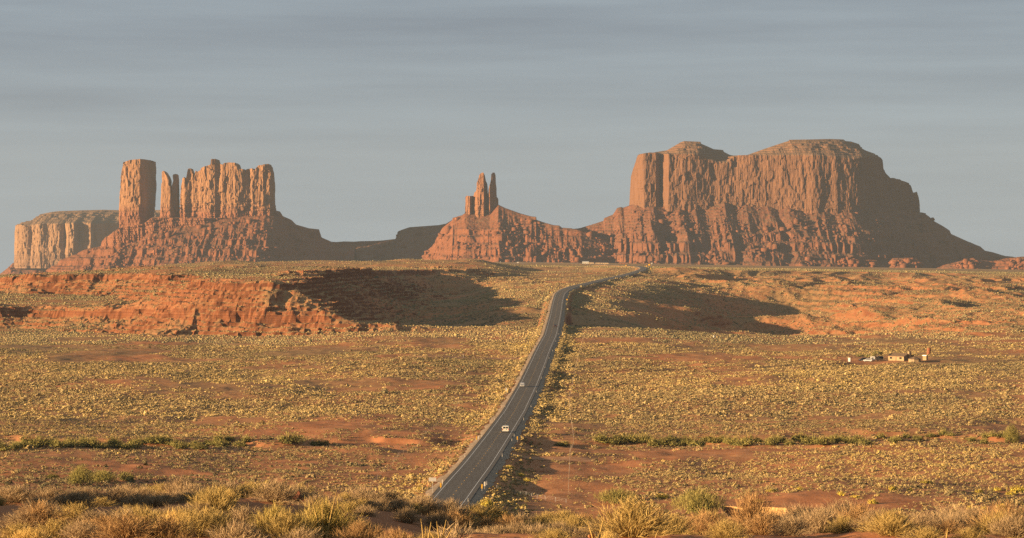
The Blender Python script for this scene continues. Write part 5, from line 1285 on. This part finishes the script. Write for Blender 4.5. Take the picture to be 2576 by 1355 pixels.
# ================================================================== PLATEAU
def far_sign(xD, Y, w, hgt, bottom, label, mat, name='road_sign'):
    X = (xD-CX0)/F_PX*Y; panel_sign(name, 0, 0, w, hgt, bottom, label, mat, pos=(X, Y, H1(X, Y)), rz=0, pr=.12)
far_sign(1067.5, 5600, 1.5, 2.2, 3.2, 'leftmost white sign standing on the plateau edge before the dark ridge', WHITE)
far_sign(1076, 5600, 3.4, 2.2, 3.6, 'widest white sign on the plateau, second from the left', WHITE)
far_sign(1084.6, 5600, 2.6, 1.3, 4.6, 'tan sign on the plateau, third from the left', YELS)
far_sign(1096.4, 5900, 1.4, 1.8, 1.6, 'short white sign on the plateau right of the tan one', WHITE)
far_sign(1114, 5900, 2.2, 1.6, 2.2, 'orange sign on the plateau below the twin spires', YELS)
far_sign(1302.5, 6400, 3.6, 2.2, 2.8, 'lone white board on the plateau right of the twin spires', WHITE)
far_sign(1259, 5000, 1.2, .7, 4.0, 'thin grey post with a small plate on the plateau edge', STEEL)
far_sign(1574.6, 4500, 1.7, 1.7, 2.2, 'small yellow sign left of where the road tops the rise', YELS, 'warning_sign')
far_sign(1626, 4350, 1.5, 1.5, 1.6, 'small yellow sign just right of where the road tops the rise', YELS, 'warning_sign')
far_sign(1637, 3960, 1.3, 1.3, 1.2, 'lowest of the yellow signs beside the top bend', YELS, 'warning_sign')
far_sign(1633, 5600, 3.6, 2.6, 1.6, 'yellow rectangular sign far back on the plateau', YELS, 'warning_sign')
far_sign(1639.5, 5700, 2.6, 2.2, 4.4, 'white sign far back on the plateau beside the yellow rectangle', WHITE)
PALEW = flat_mat('pale_siding', (.42,.39,.32), .8, .2, .1, .3); TANW = flat_mat('tan_siding', (.40,.30,.19), .8, .2, .1, .3)
def cabin(xD, Y, L, D_, he, hr, label, wm_, rm_, name='cabin', rz=0):
    X = (xD-CX0)/F_PX*Y; o = empty(name, (X, Y, H1(X, Y)-.1), rz, label, 'house')
    mb = MB(); mb.prism([(-D_/2,0),(D_/2,0),(D_/2,he),(0,hr-.1),(-D_/2,he)], -L/2, L/2, 'x'); mb.build('wall', wm_, o)
    mb = MB()
    for s in (-1, 1): mb.add([(-L/2-.5, s*(D_/2+.5), he-.1), (L/2+.5, s*(D_/2+.5), he-.1), (L/2+.5, 0, hr), (-L/2-.5, 0, hr), (-L/2-.5, s*(D_/2+.5), he+.2), (L/2+.5, s*(D_/2+.5), he+.2), (L/2+.5, 0, hr+.3), (-L/2-.5, 0, hr+.3)], [(0,1,2,3),(7,6,5,4),(0,4,5,1),(1,5,6,2),(2,6,7,3),(3,7,4,0)])
    mb.build('roof', rm_, o); mb = MB(); mb.box(-.6, .6, -D_/2-.05, -D_/2+.05, 0, 2.1); mb.build('door', DOORB, o)
    for x in (-L*.3, L*.3): mb = MB(); mb.box(x-.8, x+.8, -D_/2-.05, -D_/2+.05, 1, 2); mb.build('window', GLASS, o)
cabin(1473, 7600, 16, 9, 4.2, 6.2, 'white house, leftmost of the far buildings on the plateau', PALEW, WHITE)
cabin(1487, 7650, 14, 8, 3.4, 4.6, 'long low brown building right of the white house on the plateau', TANW, ROOFB)
cabin(1504, 7650, 12, 8, 3.0, 4.2, 'small tan building right of the long brown one on the plateau', TANW, ROOFB)
cabin(1521, 7700, 20, 8, 3.2, 4.4, 'long dark building at the right end of the plateau settlement', TANW, BLACKP)
cabin(1567, 7700, 14, 9, 3.2, 4.6, 'reddish low building at the foot of the great mesa', RUST, ROOFB)
cabin(9, 6900, 12, 9, 4, 6, 'tiny pale house on the plain at the far left edge', PALEW, WHITE)
# ================================================================== ROCKS ON THE NEAR RISE
ROCKM, t_, b_ = newmat('orange_rock', .9, .1); g_ = NG(t_); co_ = g_.n('ShaderNodeTexCoord').outputs['Object']
g_.link(g_.ramp(g_.noise(co_, 5, 5, .65), [(.3, (.26,.10,.045)), (.55, (.42,.19,.09)), (.75, (.52,.28,.15))]), b_.inputs['Base Color'])
REDR = flat_mat('dark_red_rock', (.15,.055,.03), .9, .1, .3, 4)
def rock(xD, Y, w, hgt, label=None, group=None, mat=ROCKM, seed=1, sub=3):
    import bmesh
    bm = bmesh.new(); bmesh.ops.create_icosphere(bm, subdivisions=sub, radius=1.0); q = random.Random(seed)
    pl = [(Vector((q.gauss(0,1), q.gauss(0,1), q.gauss(0,.8))).normalized(), q.uniform(.45,.8)) for _ in range(11)]
    for v in bm.verts:
        for n_, d in pl:
            s = v.co.dot(n_)-d
            if s > 0: v.co -= n_*s
    me = bpy.data.meshes.new('rock'); bm.to_mesh(me); bm.free(); me.materials.append(mat)
    co = np.empty(len(me.vertices)*3, np.float32); me.vertices.foreach_get('co', co); co = co.reshape(-1, 3).astype(float)
    co += .06*np.stack([fbm3(co[:,0]*2.5+seed, co[:,1]*2.5, co[:,2]*2.5, 3, seed+i) for i in range(3)], -1); me.vertices.foreach_set('co', co.astype(np.float32).ravel())
    o = bpy.data.objects.new('rock', me); COL.objects.link(o); m = Y/F_PX; X = (xD-CX0)/F_PX*Y
    ex = np.abs(co).max(0); o.scale = (w*m/2/ex[0], w*m/2/ex[0], hgt*m/2/ex[2]); o.location = (X, Y, H1(X, Y)+hgt*m*.36)
    o.rotation_euler = (0, 0, q.uniform(0, .6)); return tag(o, label, 'rock', group)
rock(1371, 47.5, 16, 18, 'upright orange rock at the left of the small rock pile by the bottom edge', seed=2)
rock(1398, 47, 46, 17, 'broad flat orange rock in the middle of the pile by the bottom edge', seed=3)
rock(1422, 48.5, 20, 10, 'small orange rock at the right of the flat one by the bottom edge', seed=5)
rock(1486, 47, 22, 18, 'square orange rock alone beside the golden bush at the bottom edge', seed=4)
rock(749, 71, 26, 36, 'dark red pointed boulder on the crest of the near rise at left', mat=REDR, seed=6)
rock(772, 71, 44, 16, 'low dark red slab right of the pointed boulder', mat=REDR, seed=7)
rock(517, 64, 16, 14, 'orange rock sitting at the foot of the red rubble slope', seed=8)
rock(2345, 66, 36, 12, 'pale orange broken slab between the grey bushes at right', seed=9)
for i in range(26):
    x = r9.choice([r9.uniform(470, 560), r9.uniform(1280, 1480), r9.uniform(2290, 2380), r9.uniform(700, 800)])
    rock(x, r9.uniform(46, 50) if 1200 < x < 1500 else r9.uniform(60, 72), r9.uniform(6, 15), r9.uniform(4, 8), 'loose fist-sized orange stone lying on the bare ground of the near rise', 'loose stones on the near rise', seed=20+i, sub=2)
# ---- face of the undercut bank on the near flat
SAND, t_, b_ = newmat('pale_sand_face', .95, .03); g_ = NG(t_); p_ = g_.n('ShaderNodeNewGeometry').outputs['Position']
n_ = g_.math('ADD', g_.math('MULTIPLY', g_.noise(g_.mapv(p_, (1/.5, 1/.5, 1/3)), 1.0, 4, .6), .6), g_.math('MULTIPLY', g_.noise(g_.mapv(p_, (1/4, 1/4, 1/.35)), 1.0, 3, .6), .4))
g_.link(g_.ramp(n_, [(.32, (.30,.165,.065)), (.5, (.47,.285,.115)), (.7, (.56,.36,.155))]), b_.inputs['Base Color'])
tt = np.linspace(0, 1, 90); bx = lerp(43.2, 56.4, tt); by = 601.5 - .78*(bx-43.2) + .8*np.sin(tt*7) + .35*fbm2(bx/.8, bx*0, 3, 91)
ztop = H(bx, by+3.2) + .10*fbm2(bx/1.5, bx*0+3, 2, 92); zbot = H(bx, by-3.5) - .3
ztop = zbot + np.maximum(ztop-zbot, .5)*np.interp(tt, [0, .06, .7, .93, 1], [.35, .95, 1.0, .95, .8]) + .25
prof_ = [(-.55, 0.0), (-.30, .18), (-.12, .55), (0.0, .93), (.10, 1.0), (3.4, 1.0)]
V = []
for k_, (dp, f_) in enumerate(prof_):
    wob = .16*fbm2(bx/.45, bx*0+k_*2.3, 3, 93)
    V.append(np.stack([bx + (dp+wob)*.6, by + (dp+wob)*.8, zbot + (ztop-zbot)*f_ - (0.30 if k_ == 5 else 0)], -1))
tag(mesh_np('earth_bank', np.stack(V).reshape(-1, 3), grid_quads(len(prof_), 90), mat=SAND), kind='structure')
# ================================================================== HAZE
def haze():
    m = bpy.data.materials.new('desert_haze'); m.use_nodes = True; t = m.node_tree; t.nodes.clear()
    o = t.nodes.new('ShaderNodeOutputMaterial'); v = t.nodes.new('ShaderNodeVolumePrincipled')
    v.inputs['Color'].default_value = (.62, .78, .96, 1); v.inputs['Density'].default_value = 1.15e-5; v.inputs['Anisotropy'].default_value = 0.0
    m.cycles.volume_sampling = 'DISTANCE'
    t.links.new(v.outputs[0], o.inputs['Volume'])
    x, y0, y1, z0, z1 = 14800, -60, 15400, -1600, 560
    mb = MB(); mb.box(-x, x, y0, y1, z0, z1)
    h = mb.build('haze', m); tag(h, kind='stuff')
haze()
